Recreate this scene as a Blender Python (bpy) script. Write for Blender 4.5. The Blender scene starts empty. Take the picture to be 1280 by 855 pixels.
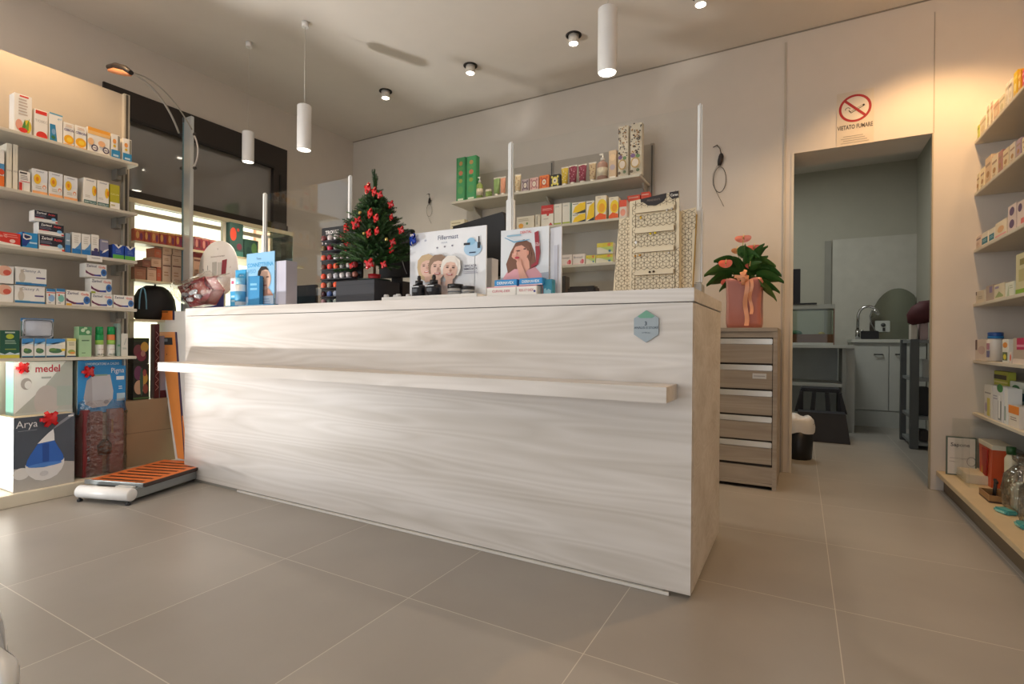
import bpy, bmesh, math, random
from mathutils import Vector, Matrix, noise as mnoise
random.seed(7)
C = bpy.context.scene.collection
PI = math.pi
H = .81                                   # eye height of the camera
YAW, PIT, ROL, FOC = .50798, -.00071, .00868, 648.5
def _axes():
    cy, sy, cp, sp = math.cos(YAW), math.sin(YAW), math.cos(PIT), math.sin(PIT)
    w = Vector((-sy*cp, cy*cp, sp)); r0 = Vector((cy, sy, 0)); u0 = r0.cross(w)
    c, s = math.cos(ROL), math.sin(ROL)
    return r0*c+u0*s, u0*c-r0*s, w
RX, UY, FW = _axes()
def ray(x, y): return FW+RX*((x-640)/FOC)-UY*((y-427.5)/FOC)
# survey helpers: where a line of sight meets a real plane of the room
def onX(x, y, X): d = ray(x, y); t = X/d.x; return Vector((X, d.y*t, H+d.z*t))
def onY(x, y, Y): d = ray(x, y); t = Y/d.y; return Vector((d.x*t, Y, H+d.z*t))
def onZ(x, y, Z): d = ray(x, y); t = (Z-H)/d.z; return Vector((d.x*t, d.y*t, Z))

# ---------------------------------------------------------------- materials
MC = {}
def lin(c):
    if isinstance(c, str):
        c = c.lstrip('#'); c = [int(c[i:i+2], 16)/255 for i in (0, 2, 4)]
    return tuple((v/12.92 if v <= .04045 else ((v+.055)/1.055)**2.4) for v in c)+(1,)
def bs(m): return next(n for n in m.node_tree.nodes if n.type == 'BSDF_PRINCIPLED')
def M(col, rough=.55, metal=0, spec=.5, var=.04):
    k = (col, rough, metal, spec, var)
    if k in MC: return MC[k]
    m = bpy.data.materials.new('mat_'+str(col).lstrip('#')); m.use_nodes = True
    nt = m.node_tree; b = bs(m); c = lin(col)
    b.inputs['Roughness'].default_value = rough; b.inputs['Metallic'].default_value = metal
    b.inputs['Specular IOR Level'].default_value = spec
    if var:
        n = nt.nodes.new('ShaderNodeTexNoise'); n.inputs['Scale'].default_value = 9
        tc = nt.nodes.new('ShaderNodeTexCoord'); nt.links.new(tc.outputs['Object'], n.inputs['Vector'])
        r = nt.nodes.new('ShaderNodeValToRGB'); r.color_ramp.elements[0].position = .3; r.color_ramp.elements[1].position = .7
        r.color_ramp.elements[0].color = tuple(v*(1-var) for v in c[:3])+(1,)
        r.color_ramp.elements[1].color = tuple(min(1, v*(1+var)) for v in c[:3])+(1,)
        nt.links.new(n.outputs['Fac'], r.inputs['Fac']); nt.links.new(r.outputs['Color'], b.inputs['Base Color'])
    else: b.inputs['Base Color'].default_value = c
    MC[k] = m; return m
def EM(name, col, s):
    m = bpy.data.materials.new(name); m.use_nodes = True; b = bs(m)
    b.inputs['Base Color'].default_value = (.8, .8, .8, 1)
    b.inputs['Emission Color'].default_value = lin(col); b.inputs['Emission Strength'].default_value = s
    return m
def CLEAR(name, tint='#ffffff', refl=.5, rough=.02, bump=0, f0=.04):
    m = bpy.data.materials.new(name); m.use_nodes = True; nt = m.node_tree
    nt.nodes.remove(bs(m)); out = next(n for n in nt.nodes if n.type == 'OUTPUT_MATERIAL')
    t = nt.nodes.new('ShaderNodeBsdfTransparent'); t.inputs[0].default_value = lin(tint)
    g = nt.nodes.new('ShaderNodeBsdfGlossy'); g.inputs['Roughness'].default_value = rough
    lw = nt.nodes.new('ShaderNodeLayerWeight'); lw.inputs['Blend'].default_value = .25
    mr = nt.nodes.new('ShaderNodeMapRange'); mr.inputs['To Min'].default_value = f0; mr.inputs['To Max'].default_value = refl
    mx = nt.nodes.new('ShaderNodeMixShader')
    nt.links.new(lw.outputs['Fresnel'], mr.inputs['Value']); nt.links.new(mr.outputs[0], mx.inputs[0])
    nt.links.new(t.outputs[0], mx.inputs[1]); nt.links.new(g.outputs[0], mx.inputs[2]); nt.links.new(mx.outputs[0], out.inputs[0])
    if bump:
        n = nt.nodes.new('ShaderNodeTexNoise'); n.inputs['Scale'].default_value = bump
        tc = nt.nodes.new('ShaderNodeTexCoord'); nt.links.new(tc.outputs['Object'], n.inputs['Vector'])
        b = nt.nodes.new('ShaderNodeBump'); b.inputs['Strength'].default_value = .9; b.inputs['Distance'].default_value = .02
        nt.links.new(n.outputs['Fac'], b.inputs['Height']); nt.links.new(b.outputs[0], g.inputs['Normal']); nt.links.new(b.outputs[0], lw.inputs['Normal'])
    return m
def N(nt, t, **kw):
    n = nt.nodes.new(t)
    for k, v in kw.items(): setattr(n, k, v)
    return n
def WOOD(name, c0, c1, axis_scale=(.5, 6, 9), rough=.45, dist=.35):
    m = bpy.data.materials.new(name); m.use_nodes = True; nt = m.node_tree; b = bs(m); L = nt.links.new
    tc = N(nt, 'ShaderNodeTexCoord'); mp = N(nt, 'ShaderNodeMapping'); mp.inputs['Scale'].default_value = axis_scale
    n1 = N(nt, 'ShaderNodeTexNoise'); n1.inputs['Scale'].default_value = .9; n1.inputs['Detail'].default_value = 2
    L(tc.outputs['Object'], mp.inputs[0]); L(mp.outputs[0], n1.inputs['Vector'])
    ml = N(nt, 'ShaderNodeMath', operation='MULTIPLY'); ml.inputs[1].default_value = 16; L(n1.outputs['Fac'], ml.inputs[0])
    fr = N(nt, 'ShaderNodeMath', operation='FRACT'); L(ml.outputs[0], fr.inputs[0])
    pp = N(nt, 'ShaderNodeMath', operation='PINGPONG'); pp.inputs[1].default_value = .5; L(fr.outputs[0], pp.inputs[0])
    n2 = N(nt, 'ShaderNodeTexNoise'); n2.inputs['Scale'].default_value = 1.3; n2.inputs['Detail'].default_value = 4; L(mp.outputs[0], n2.inputs['Vector'])
    mx = N(nt, 'ShaderNodeMath', operation='MULTIPLY_ADD'); mx.inputs[1].default_value = dist; L(pp.outputs[0], mx.inputs[0]); L(n2.outputs['Fac'], mx.inputs[2])
    r = N(nt, 'ShaderNodeValToRGB'); e = r.color_ramp.elements; e[0].position = .35; e[1].position = .78; e[0].color = lin(c0); e[1].color = lin(c1)
    L(mx.outputs[0], r.inputs[0]); L(r.outputs[0], b.inputs['Base Color']); b.inputs['Roughness'].default_value = rough
    return m

# ---------------------------------------------------------------- mesh builder
TXT = {}
def text_geo(s, bold=False):
    k = (s, bold)
    if k not in TXT:
        cu = bpy.data.curves.new('t', 'FONT'); cu.body = s; cu.size = 1; cu.resolution_u = 2
        if bold: cu.offset = .018
        o = bpy.data.objects.new('t', cu)
        me = bpy.data.meshes.new_from_object(o)
        v = [tuple(p.co) for p in me.vertices]; f = [tuple(p.vertices) for p in me.polygons]
        bpy.data.objects.remove(o); bpy.data.curves.remove(cu); bpy.data.meshes.remove(me)
        x1 = max([p[0] for p in v] or [1]); x0 = min([p[0] for p in v] or [0])
        TXT[k] = (v, f, x0, x1)
    return TXT[k]
class MB:
    def __init__(s): s.v = []; s.f = []; s.mi = []; s.sm = []; s.mats = []; s.T = Matrix()
    def _m(s, m):
        if isinstance(m, str): m = M(m)
        if m not in s.mats: s.mats.append(m)
        return s.mats.index(m)
    def add(s, vs, fs, m, smooth=False):
        b = len(s.v); i = s._m(m)
        s.v += [tuple(s.T @ Vector(p)) for p in vs]
        for f in fs: s.f.append([b+k for k in f]); s.mi.append(i); s.sm.append(smooth)
        return s
    def box(s, x0, x1, y0, y1, z0, z1, m, bev=0):
        if x0 > x1: x0, x1 = x1, x0
        if y0 > y1: y0, y1 = y1, y0
        if z0 > z1: z0, z1 = z1, z0
        if bev:
            bm = bmesh.new(); bmesh.ops.create_cube(bm, size=1)
            for v in bm.verts: v.co = ((x0+x1)/2+v.co.x*(x1-x0), (y0+y1)/2+v.co.y*(y1-y0), (z0+z1)/2+v.co.z*(z1-z0))
            bmesh.ops.bevel(bm, geom=bm.edges[:], offset=min(bev, .45*min(x1-x0, y1-y0, z1-z0)), segments=2, affect='EDGES')
            bm.verts.ensure_lookup_table()
            s.add([v.co[:] for v in bm.verts], [[v.index for v in f.verts] for f in bm.faces], m); bm.free(); return s
        return s.add([(x0,y0,z0),(x1,y0,z0),(x1,y1,z0),(x0,y1,z0),(x0,y0,z1),(x1,y0,z1),(x1,y1,z1),(x0,y1,z1)],
            [(0,3,2,1),(4,5,6,7),(0,1,5,4),(1,2,6,5),(2,3,7,6),(3,0,4,7)], m)
    def lathe(s, prof, m, c=(0,0,0), n=24, smooth=True, sy=1):
        vs = []; fs = []
        for (r, z) in prof:
            for k in range(n):
                a = 2*PI*k/n; vs.append((c[0]+r*math.cos(a), c[1]+r*math.sin(a)*sy, c[2]+z))
        for j in range(len(prof)-1):
            for k in range(n):
                k2 = (k+1) % n; fs.append((j*n+k, j*n+k2, (j+1)*n+k2, (j+1)*n+k))
        fs.append(tuple(reversed(range(n)))); fs.append(tuple(range((len(prof)-1)*n, len(prof)*n)))
        s.add(vs, fs[:-2], m, smooth); b = len(s.v)-len(vs); i = s._m(m)
        for f in fs[-2:]: s.f.append([b+k for k in f]); s.mi.append(i); s.sm.append(False)
        return s
    def cyl(s, p0, p1, r, m, n=16, r1=None):
        return s.tube([p0, p1], [r, r if r1 is None else r1], m, n)
    def tube(s, pts, r, m, n=10, closed=False):
        pts = [Vector(p) for p in pts]; R = r if isinstance(r, (list, tuple)) else [r]*len(pts)
        vs = []; fs = []; up = None
        for i, p in enumerate(pts):
            a = pts[i-1] if i or closed else p; c = pts[(i+1) % len(pts)] if i < len(pts)-1 or closed else p
            d = (c-a).normalized()
            if up is None: up = d.orthogonal().normalized()
            up = (up-d*up.dot(d)).normalized(); q = d.cross(up)
            for k in range(n):
                t = 2*PI*k/n; vs.append(p+(up*math.cos(t)+q*math.sin(t))*R[i])
        L = len(pts)
        for i in range(L if closed else L-1):
            for k in range(n):
                k2 = (k+1) % n; j = (i+1) % L; fs.append((i*n+k, i*n+k2, j*n+k2, j*n+k))
        s.add(vs, fs, m, True)
        if not closed:
            b = len(s.v)-len(vs); i = s._m(m)
            for f in (list(reversed(range(n))), list(range((L-1)*n, L*n))):
                s.f.append([b+k for k in f]); s.mi.append(i); s.sm.append(False)
        return s
    def sph(s, c, r, m, seg=12, sc=(1,1,1)):
        bm = bmesh.new(); bmesh.ops.create_uvsphere(bm, u_segments=seg, v_segments=max(6, seg//2+1), radius=r)
        s.add([(c[0]+v.co.x*sc[0], c[1]+v.co.y*sc[1], c[2]+v.co.z*sc[2]) for v in bm.verts], [[v.index for v in f.verts] for f in bm.faces], m, True)
        bm.free(); return s
    def prism(s, poly, y0, y1, m, plane='xz'):
        n = len(poly)
        P = (lambda a, b, c: (a, c, b)) if plane == 'xz' else ((lambda a, b, c: (c, a, b)) if plane == 'yz' else (lambda a, b, c: (a, b, c)))
        vs = [P(a, b, y0) for a, b in poly]+[P(a, b, y1) for a, b in poly]
        fs = [tuple(range(n)), tuple(reversed(range(n, 2*n)))]+[(k, n+k, n+(k+1) % n, (k+1) % n) for k in range(n)]
        return s.add(vs, fs, m)
    def text(s, t, x, z, size, m, y=0, bold=False, wmax=None, shear=0):
        v, f, x0, x1 = text_geo(t, bold); k = size/.72; w = (x1-x0)*k; kx = k
        if wmax and w > wmax: kx = k*wmax/w; w = wmax
        return s.add([(x-w/2+(p[0]-x0)*kx+shear*p[1]*k, y, z-size/2+p[1]*k) for p in v], f, m)
    def build(s, name, parent=None, fix=True):
        me = bpy.data.meshes.new(name); me.from_pydata(s.v, [], s.f); me.validate(); 
        for m in s.mats: me.materials.append(m)
        if len(me.polygons) == len(s.f):
            me.polygons.foreach_set('material_index', s.mi); me.polygons.foreach_set('use_smooth', s.sm)
        o = bpy.data.objects.new(name, me); C.objects.link(o)
        if parent: o.parent = parent
        if fix:
            bm = bmesh.new(); bm.from_mesh(me); 
            cl = [f for f in bm.faces if all(not e.is_boundary for e in f.edges)]
            if cl: bmesh.ops.recalc_face_normals(bm, faces=cl)
            bm.to_mesh(me); bm.free()
        return o
def tag(o, label, cat, group=None, kind=None):
    o['label'] = label; o['category'] = cat
    if group: o['group'] = group
    if kind: o['kind'] = kind
    return o
def empty(name, loc, rz=0, label=None, cat=None, group=None):
    o = bpy.data.objects.new(name, None); C.objects.link(o); o.location = loc; o.rotation_euler = (0, 0, rz); o.empty_display_size = .05
    if label: tag(o, label, cat, group)
    return o
def struct(mb, name):
    o = mb.build(name); o['kind'] = 'structure'; return o
def place(o, loc, rz=0): o.location = loc; o.rotation_euler = (0, 0, rz); return o

# front-face printing: u 0..1 left to right, v 0..1 bottom to top on the face at local y = -d/2
def deco(mb, w, h, yf, items):
    e = 0
    for it in items:
        e += 1; y = yf-.0004*e; k = it[0]
        if k == 'r': _, u0, v0, u1, v1, c = it; mb.add([(w*(u0-.5), y, h*v0), (w*(u1-.5), y, h*v0), (w*(u1-.5), y, h*v1), (w*(u0-.5), y, h*v1)], [(0,1,2,3)], c)
        elif k == 'e':
            _, u, v, ru, rv, c = it; n = 20
            mb.add([(w*(u-.5)+w*ru*math.cos(2*PI*i/n), y, h*v+h*rv*math.sin(2*PI*i/n)) for i in range(n)], [tuple(range(n))], c)
        elif k == 'p': mb.add([(w*(u-.5), y, h*v) for u, v in it[1]], [tuple(range(len(it[1])))], it[2])
        elif k == 't': mb.text(it[1], w*(it[2]-.5), h*it[3], h*it[4], it[5], y, bold=len(it) > 6 and it[6], wmax=w*(it[7] if len(it) > 7 else .9))
        elif k == 'l':      # a small block of grey print lines
            _, u0, v0, u1, v1, n, c = it
            for i in range(n):
                z = v0+(v1-v0)*(i+.5)/n; hh = (v1-v0)/n*.22; uu = u1-(i % 3)*.06*(u1-u0)
                mb.add([(w*(u0-.5), y, h*(z-hh)), (w*(uu-.5), y, h*(z-hh)), (w*(uu-.5), y, h*(z+hh)), (w*(u0-.5), y, h*(z+hh))], [(0,1,2,3)], c)
def carton(name, loc, rz, w, d, h, body, items, label, cat='box', group=None, top=None, bev=.0015):
    mb = MB(); mb.box(-w/2, w/2, -d/2, d/2, 0, h, body, bev)
    if top: mb.add([(-w/2+.002,-d/2+.002,h+.0004),(w/2-.002,-d/2+.002,h+.0004),(w/2-.002,d/2-.002,h+.0004),(-w/2+.002,d/2-.002,h+.0004)], [(0,1,2,3)], top)
    deco(mb, w, h, -d/2, items)
    return tag(place(mb.build(name), loc, rz), label, cat, group)
# ---------------------------------------------------------------- setting
CZ, YB, XL, XR, YF = 2.764, 3.70, -3.87, 1.13, -2.6
WALL = M('#D3CBC2', .8, 0, .3, .012); CEIL = M('#D9D2CA', .85, 0, .2, .01); PANEL = M('#B9B0A4', .6, 0, .3, .02)
def floor_mat():
    m = bpy.data.materials.new('floor_tiles'); m.use_nodes = True; nt = m.node_tree; b = bs(m); L = nt.links.new
    tc = N(nt, 'ShaderNodeTexCoord'); sp = N(nt, 'ShaderNodeSeparateXYZ'); L(tc.outputs['Object'], sp.inputs[0])
    ds = []; cells = []
    for ax, ph, st in (('X', .098, .5857), ('Y', .675, .597)):
        a = N(nt, 'ShaderNodeMath', operation='SUBTRACT'); a.inputs[1].default_value = ph-20*st; L(sp.outputs[ax], a.inputs[0])
        d = N(nt, 'ShaderNodeMath', operation='DIVIDE'); d.inputs[1].default_value = st; L(a.outputs[0], d.inputs[0])
        f = N(nt, 'ShaderNodeMath', operation='FRACT'); L(d.outputs[0], f.inputs[0]); fl = N(nt, 'ShaderNodeMath', operation='FLOOR'); L(d.outputs[0], fl.inputs[0]); cells.append(fl)
        p = N(nt, 'ShaderNodeMath', operation='SUBTRACT'); p.inputs[1].default_value = .5; L(f.outputs[0], p.inputs[0])
        q = N(nt, 'ShaderNodeMath', operation='ABSOLUTE'); L(p.outputs[0], q.inputs[0]); ds.append(q)
    mx = N(nt, 'ShaderNodeMath', operation='MAXIMUM'); L(ds[0].outputs[0], mx.inputs[0]); L(ds[1].outputs[0], mx.inputs[1])
    g = N(nt, 'ShaderNodeMath', operation='GREATER_THAN'); g.inputs[1].default_value = .5-.0021; L(mx.outputs[0], g.inputs[0])
    cb = N(nt, 'ShaderNodeCombineXYZ'); L(cells[0].outputs[0], cb.inputs[0]); L(cells[1].outputs[0], cb.inputs[1])
    wn = N(nt, 'ShaderNodeTexWhiteNoise'); L(cb.outputs[0], wn.inputs['Vector'])
    n = N(nt, 'ShaderNodeTexNoise'); n.inputs['Scale'].default_value = 2.2; n.inputs['Detail'].default_value = 5; L(tc.outputs['Object'], n.inputs['Vector'])
    ad = N(nt, 'ShaderNodeMath', operation='MULTIPLY_ADD'); ad.inputs[1].default_value = .25; L(wn.outputs['Value'], ad.inputs[0]); L(n.outputs['Fac'], ad.inputs[2])
    r = N(nt, 'ShaderNodeValToRGB'); e = r.color_ramp.elements; e[0].position = .3; e[1].position = .95; e[0].color = lin('#928D87'); e[1].color = lin('#A39E98'); L(ad.outputs[0], r.inputs[0])
    mc = N(nt, 'ShaderNodeMix', data_type='RGBA'); L(g.outputs[0], mc.inputs[0]); L(r.outputs[0], mc.inputs[6]); mc.inputs[7].default_value = lin('#C6C1B8'); L(mc.outputs[2], b.inputs['Base Color'])
    b.inputs['Roughness'].default_value = .33; b.inputs['Specular IOR Level'].default_value = .4
    return m
FLOOR = floor_mat()
struct(MB().box(XL-.15, XR+.15, YF, 7.0, -.1, 0, FLOOR), 'floor')
struct(MB().box(XL-.15, XR+.15, YF, 7.0, CZ, CZ+.12, CEIL), 'ceiling')
DX0, DX1, DZ, WT = -.049, .640, 2.005, .30
b = MB(); b.box(XL-.15, DX0, YB, YB+WT, 0, CZ, WALL); b.box(DX1, XR+.15, YB, YB+.04, 0, CZ, WALL); b.box(DX0, DX1, YB, YB+WT, DZ, CZ, WALL)
struct(b, 'wall_back')
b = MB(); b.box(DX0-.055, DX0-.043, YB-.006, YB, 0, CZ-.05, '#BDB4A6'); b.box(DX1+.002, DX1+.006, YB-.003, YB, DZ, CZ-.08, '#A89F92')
b.box(DX0-.012, DX0+.003, YB-.004, YB+.02, 0, DZ, '#D3CCBF'); b.box(DX1-.003, DX1+.003, YB-.004, YB+.03, 0, DZ, '#A99E88'); b.box(XL, XR, YB-.004, YB, CZ-.008, CZ, '#8F867A')  # last box: shadow line under the ceiling, imitated by a dark strip
struct(b, 'trim_and_shade_line')
struct(MB().box(XR, XR+.15, YF, YB, 0, CZ, WALL), 'wall_right')
WY0, WY1, WZ0, WZ1 = 1.60, 2.94, .10, 2.43
b = MB(); b.box(XL-.15, XL, YF, -1.2, 0, CZ, WALL); b.box(XL-.15, XL, -1.2, .70, 2.4, CZ, WALL); b.box(XL-.15, XL, .70, WY0, 0, CZ, WALL)
b.box(XL-.15, XL, WY0, WY1, 0, WZ0, WALL); b.box(XL-.15, XL, WY0, WY1, WZ1, CZ, WALL); b.box(XL-.15, XL, WY1, YB, 0, CZ, WALL)
struct(b, 'wall_left')
b = MB(); b.box(XL, -3.5, .84, 1.565, 0, 2.245, PANEL); struct(b, 'wall_left_shelving')
b = MB(); b.box(XL-.15, XR+.15, YF-.1, YF, 2.35, CZ, WALL); b.box(XR-.6, XR+.15, YF-.1, YF, 0, 2.35, WALL); b.box(XL-.15, XL+.3, YF-.1, YF, 0, 2.35, WALL)
for x in (-2.2, -.9): b.box(x-.03, x+.03, YF-.1, YF, 0, 2.35, '#4A4642')
struct(b, 'wall_front')
# window in the left wall: dark frame, dark upper pane, clear lower pane
FR = M('#2B2320', .45); DG = bpy.data.materials.new('dark_mirror_glass'); DG.use_nodes = True
_b = bs(DG); _b.inputs['Base Color'].default_value = lin('#7C7977'); _b.inputs['Roughness'].default_value = .035; _b.inputs['IOR'].default_value = 2.1
win = empty('window_1', (XL, (WY0+WY1)/2, 0)); win['kind'] = 'structure'
def wpart(mb, name):
    o = mb.build(name); o.parent = win; o.matrix_parent_inverse = Matrix.Translation(-win.location); return o
b = MB(); b.box(XL-.1, XL+.015, WY0, WY1, 2.25, WZ1, FR); b.box(XL-.1, XL+.015, WY1-.13, WY1, 1.74, 2.25, FR); b.box(XL-.1, XL+.012, WY1-.05, WY1, WZ0, 1.74, FR)
b.box(XL-.1, XL+.012, WY0, WY0+.04, WZ0, 2.25, FR); b.box(XL-.1, XL+.03, WY0, WY1, 1.72, 1.78, FR); b.box(XL-.1, XL+.012, WY0, WY1, WZ0, WZ0+.05, FR)
b.box(XL+.015, XL+.028, WY0, WY1-.13, 2.235, 2.252, '#1A1614'); b.box(XL+.015, XL+.022, WY1-.075, WY1-.06, 1.95, 2.2, '#181312')
wpart(b, 'window_frame')
wpart(MB().box(XL-.03, XL-.02, WY0+.04, WY1-.13, 1.78, 2.25, DG), 'dark_pane')
GLASS = CLEAR('clear_glass', '#F4FAF6', .45)
wpart(MB().box(XL-.03, XL-.024, WY0+.04, WY1-.05, WZ0+.05, 1.72, GLASS), 'clear_pane')
# street side seen through the glass
struct(MB().box(-16, XL-.16, -8, 14, -.12, -.06, M('#BDB6A6', .9)), 'ground')
b = MB(); b.box(-12.2, -12, -4, 22, -.06, 6, M('#F1E8CE', .9)); b.box(-12, -11.9, 8.2, 9.0, -.06, 6, M('#D9A68C', .9)); b.box(-12, -11.85, -4, 22, 2.9, 3.05, M('#D8C9A6', .9))
tag(b.build('facade'), 'sunlit cream facade across the street seen through the side window', 'building')
# back room
BR = M('#B3B0A4', .8, 0, .3, .015)
b = MB(); b.box(-1.3, XR+.15, 6.80, 6.95, 0, CZ, BR); struct(b, 'wall_back_room')
struct(MB().box(-1.3, -1.2, YB+WT, 6.8, 0, CZ, BR), 'wall_left_back_room'); struct(MB().box(1.05, 1.28, YB+.041, 6.8, 0, CZ, BR), 'wall_right_back_room')
b = MB(); p = onY(1041, 300, 6.79); b.box(p.x, 1.05, 6.785, 6.80, 0, p.z, '#C2BFB6'); p2 = onY(1031, 303, 6.79); b.box(p2.x, p.x-.012, 6.775, 6.80, 0, p.z-.01, '#8F8D85')
struct(b, 'trim_2')

# ---------------------------------------------------------------- lights
def aim(o, d): o.rotation_euler = Vector(d).to_track_quat('-Z', 'Y').to_euler()
def area(name, loc, d, sx, sy, power, col, shape='RECTANGLE'):
    l = bpy.data.lights.new(name, 'AREA'); l.shape = shape; l.size = sx; l.size_y = sy; l.energy = power; l.color = col
    o = bpy.data.objects.new(name, l); C.objects.link(o); o.location = loc; aim(o, d); return o
def spot(name, loc, d, power, col, ang=95, blend=.35, rad=.03):
    l = bpy.data.lights.new(name, 'SPOT'); l.energy = power; l.color = col; l.spot_size = math.radians(ang); l.spot_blend = blend; l.shadow_soft_size = rad
    o = bpy.data.objects.new(name, l); C.objects.link(o); o.location = loc; aim(o, d); return o
WARM = (1, .84, .66); WARM2 = (1, .64, .32)
w = bpy.data.worlds.new('world'); bpy.context.scene.world = w; w.use_nodes = True
bg = next(n for n in w.node_tree.nodes if n.type == 'BACKGROUND'); bg.inputs[0].default_value = (.94, .97, 1, 1); bg.inputs[1].default_value = 1.0
area('shop_front_daylight', (-2.3, YF+.05, 1.2), (.25, 1, 0), 2.6, 2.2, 20, (.95, .975, 1))
area('sunlit_floor_by_the_door', (-3.50, .42, .012), (0, 0, 1), .15, .15, 58, (1, .965, .92), 'DISK')
sl = bpy.data.lights.new('sun', 'SUN'); sl.energy = 5; sl.angle = .01; sl.color = (1, .95, .85); so = bpy.data.objects.new('sun', sl); C.objects.link(so); so.location = (8, 2, 8); aim(so, (-1, -.12, -.55))
area('side_window_daylight', (XL-.25, 2.2, 1.0), (1, .1, .05), 1.2, 1.3, 14, (1, .96, .86))
area('back_room_fill', (-.2, 5.3, 2.72), (0, 0, -1), .5, .5, 13, (.97, 1, .93))  # unseen fill light added to brighten the back room, no fixture
# lamps
LENS = EM('lamp_lens', '#FFF3DC', 9)
def downlight(x, y, label, power=12, tilt=(0, 0, -1), seen=True):
    t = empty('ceiling_downlight', (x, y, CZ), 0, label, 'ceiling light', 'adjustable downlights in the ceiling')
    MB().lathe([(.050, 0), (.050, -.004), (.040, -.005), (.040, -.0005)], '#26211E', n=24).build('recess_ring', t)
    MB().lathe([(.033, -.002), (.033, -.052), (.029, -.055), (.029, -.049)], '#D9D2C8', n=24).build('housing', t)
    MB().lathe([(.001, -.0495), (.028, -.0495), (.028, -.0545), (.001, -.0545)], LENS, n=20).build('lens', t)
    spot('downlight_beam', (x, y, CZ-.075), tilt, power, WARM, 100, .5)
for (px, py), lab in zip([(482, 118), (588, 86), (717, 48), (876, -2)], ['white ceiling downlight furthest left, nearest the back corner', 'second white ceiling downlight from the left, above the green boxes', 'white ceiling downlight left of the long hanging cylinder lamp', 'white ceiling downlight cut by the top edge of the photo']):
    p = onZ(px, py-4, CZ); downlight(p.x, p.y, lab, 7)
for x, y, pw, c in ((.64, 3.16, 46, (1, .60, .27)), (.98, 2.9, 10, WARM2), (.9, 1.9, 14, (1, .56, .24)), (-3.12, 1.02, 30, WARM2)):
    spot('downlight_beam', (x, y, CZ-.06), (0, .0, -1), pw, c, 120, .5, .04)
WHITE = M('#E6E4E2', .45)
def pendant(x, y, z0, z1, label, cord=True, r=.0415):
    t = empty('pendant_lamp', (x, y, z0), 0, label, 'pendant lamp', 'white cylinder pendant lamps')
    h = z1-z0
    MB().lathe([(r-.004, .006), (r-.001, 0), (r, .004), (r, h-.004), (r-.004, h), (.002, h+.001)], WHITE, n=32).build('shade', t)
    MB().lathe([(.001, .004), (r-.005, .004), (r-.005, .010), (.001, .010)], LENS, n=28).build('lens', t)
    if cord:
        MB().cyl((0, 0, h), (0, 0, CZ-z0-.03), .0022 if r > .04 else .0009, '#C9C3BA', 6).build('cord', t)
        MB().lathe([(.02, CZ-z0-.034), (.02, CZ-z0-.001)], WHITE, n=20).build('canopy', t)
    spot('pendant_beam', (x, y, z0-.012), (0, 0, -1), 16, WARM, 85, .5)
P1 = onY(380, 188, 2.16); pendant(P1.x, 2.16, P1.z, P1.z+.275, 'white cylinder pendant lamp on a long cord above the christmas tree')
P2 = onY(759, 92, 2.16); pendant(P2.x, 2.16, P2.z, P2.z+.28, 'large white cylinder pendant lamp at the top centre of the room')
P3 = onZ(310, 203, P1.z); pendant(P3.x, P3.y, P3.z, P3.z+.20, 'small white cylinder pendant lamp in front of the dark window', True, .036)

# ---------------------------------------------------------------- camera
cam = bpy.data.cameras.new('camera'); co = bpy.data.objects.new('camera', cam); C.objects.link(co); bpy.context.scene.camera = co
cam.sensor_width = 36; cam.lens = FOC*36/1280; cam.clip_start = .02
co.matrix_world = Matrix(((RX.x, UY.x, -FW.x, 0), (RX.y, UY.y, -FW.y, 0), (RX.z, UY.z, -FW.z, H), (0, 0, 0, 1)))
vs = bpy.context.scene.view_settings; vs.view_transform = 'Standard'; vs.look = 'None'; vs.gamma = 1; vs.use_curve_mapping = False; vs.exposure = .46
cy = bpy.context.scene.cycles; cy.use_denoising = True; cy.max_bounces = 8; cy.transparent_max_bounces = 24; cy.caustics_reflective = False; cy.caustics_refractive = False; cy.sample_clamp_indirect = 4

# ---------------------------------------------------------------- counter
CX0, CX1, CY0, CY1, CT = -3.105, -.293, 1.70, 2.335, .985
OAK = WOOD('bleached_wood', '#C6BFB7', '#E2DDD9', (.5, 4, 7)); OAKD = WOOD('greige_wood', '#9F9284', '#B5A99C', (.6, 5, 9), .5)
t = empty('service_counter', ((CX0+CX1)/2, CY0, 0), 0, 'long bleached wood shop counter with a thin bag ledge along its front', 'counter')
def cpart(mb, name, m=None):
    o = mb.build(name, t); o.matrix_parent_inverse = Matrix.Translation(-t.location); return o
cpart(MB().box(CX0, CX1-.004, CY0, CY0+.022, .016, CT-.046, OAK), 'front_panel')
cpart(MB().box(CX1-.026, CX1-.003, CY0+.0225, CY1, .016, CT-.046, OAK), 'end_panel')
cpart(MB().box(CX0, CX0+.022, CY0+.0225, CY1, .016, CT-.046, OAK), 'end_panel')
cpart(MB().box(CX0, CX1, CY0-.002, CY1+.002, CT-.043, CT, OAK, .0015), 'worktop')
cpart(MB().box(CX0+.02, CX1-.02, CY0+.02, CY1-.1, CT-.046, CT-.043, '#3A342E'), 'shadow_gap')
cpart(MB().box(CX0+.005, CX1-.05, 1.55, CY0, .632, .680, OAK, .001), 'bag_ledge')
b = MB(); b.box(CX0+.03, CX1-.09, CY0+.004, CY0+.03, 0, .016, '#8C8880'); b.box(CX0+.5, CX1-.07, CY0-.004, CY0+.004, .001, .011, '#D8D4CE'); cpart(b, 'plinth')
b = MB(); hx = onY(808, 408, CY0-.002); R = .053
b.prism([(hx.x+R*.88*math.cos(PI/6+k*PI/3), hx.z+R*math.sin(PI/6+k*PI/3)) for k in range(6)], CY0-.006, CY0-.0005, '#9DAAB3')
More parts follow.
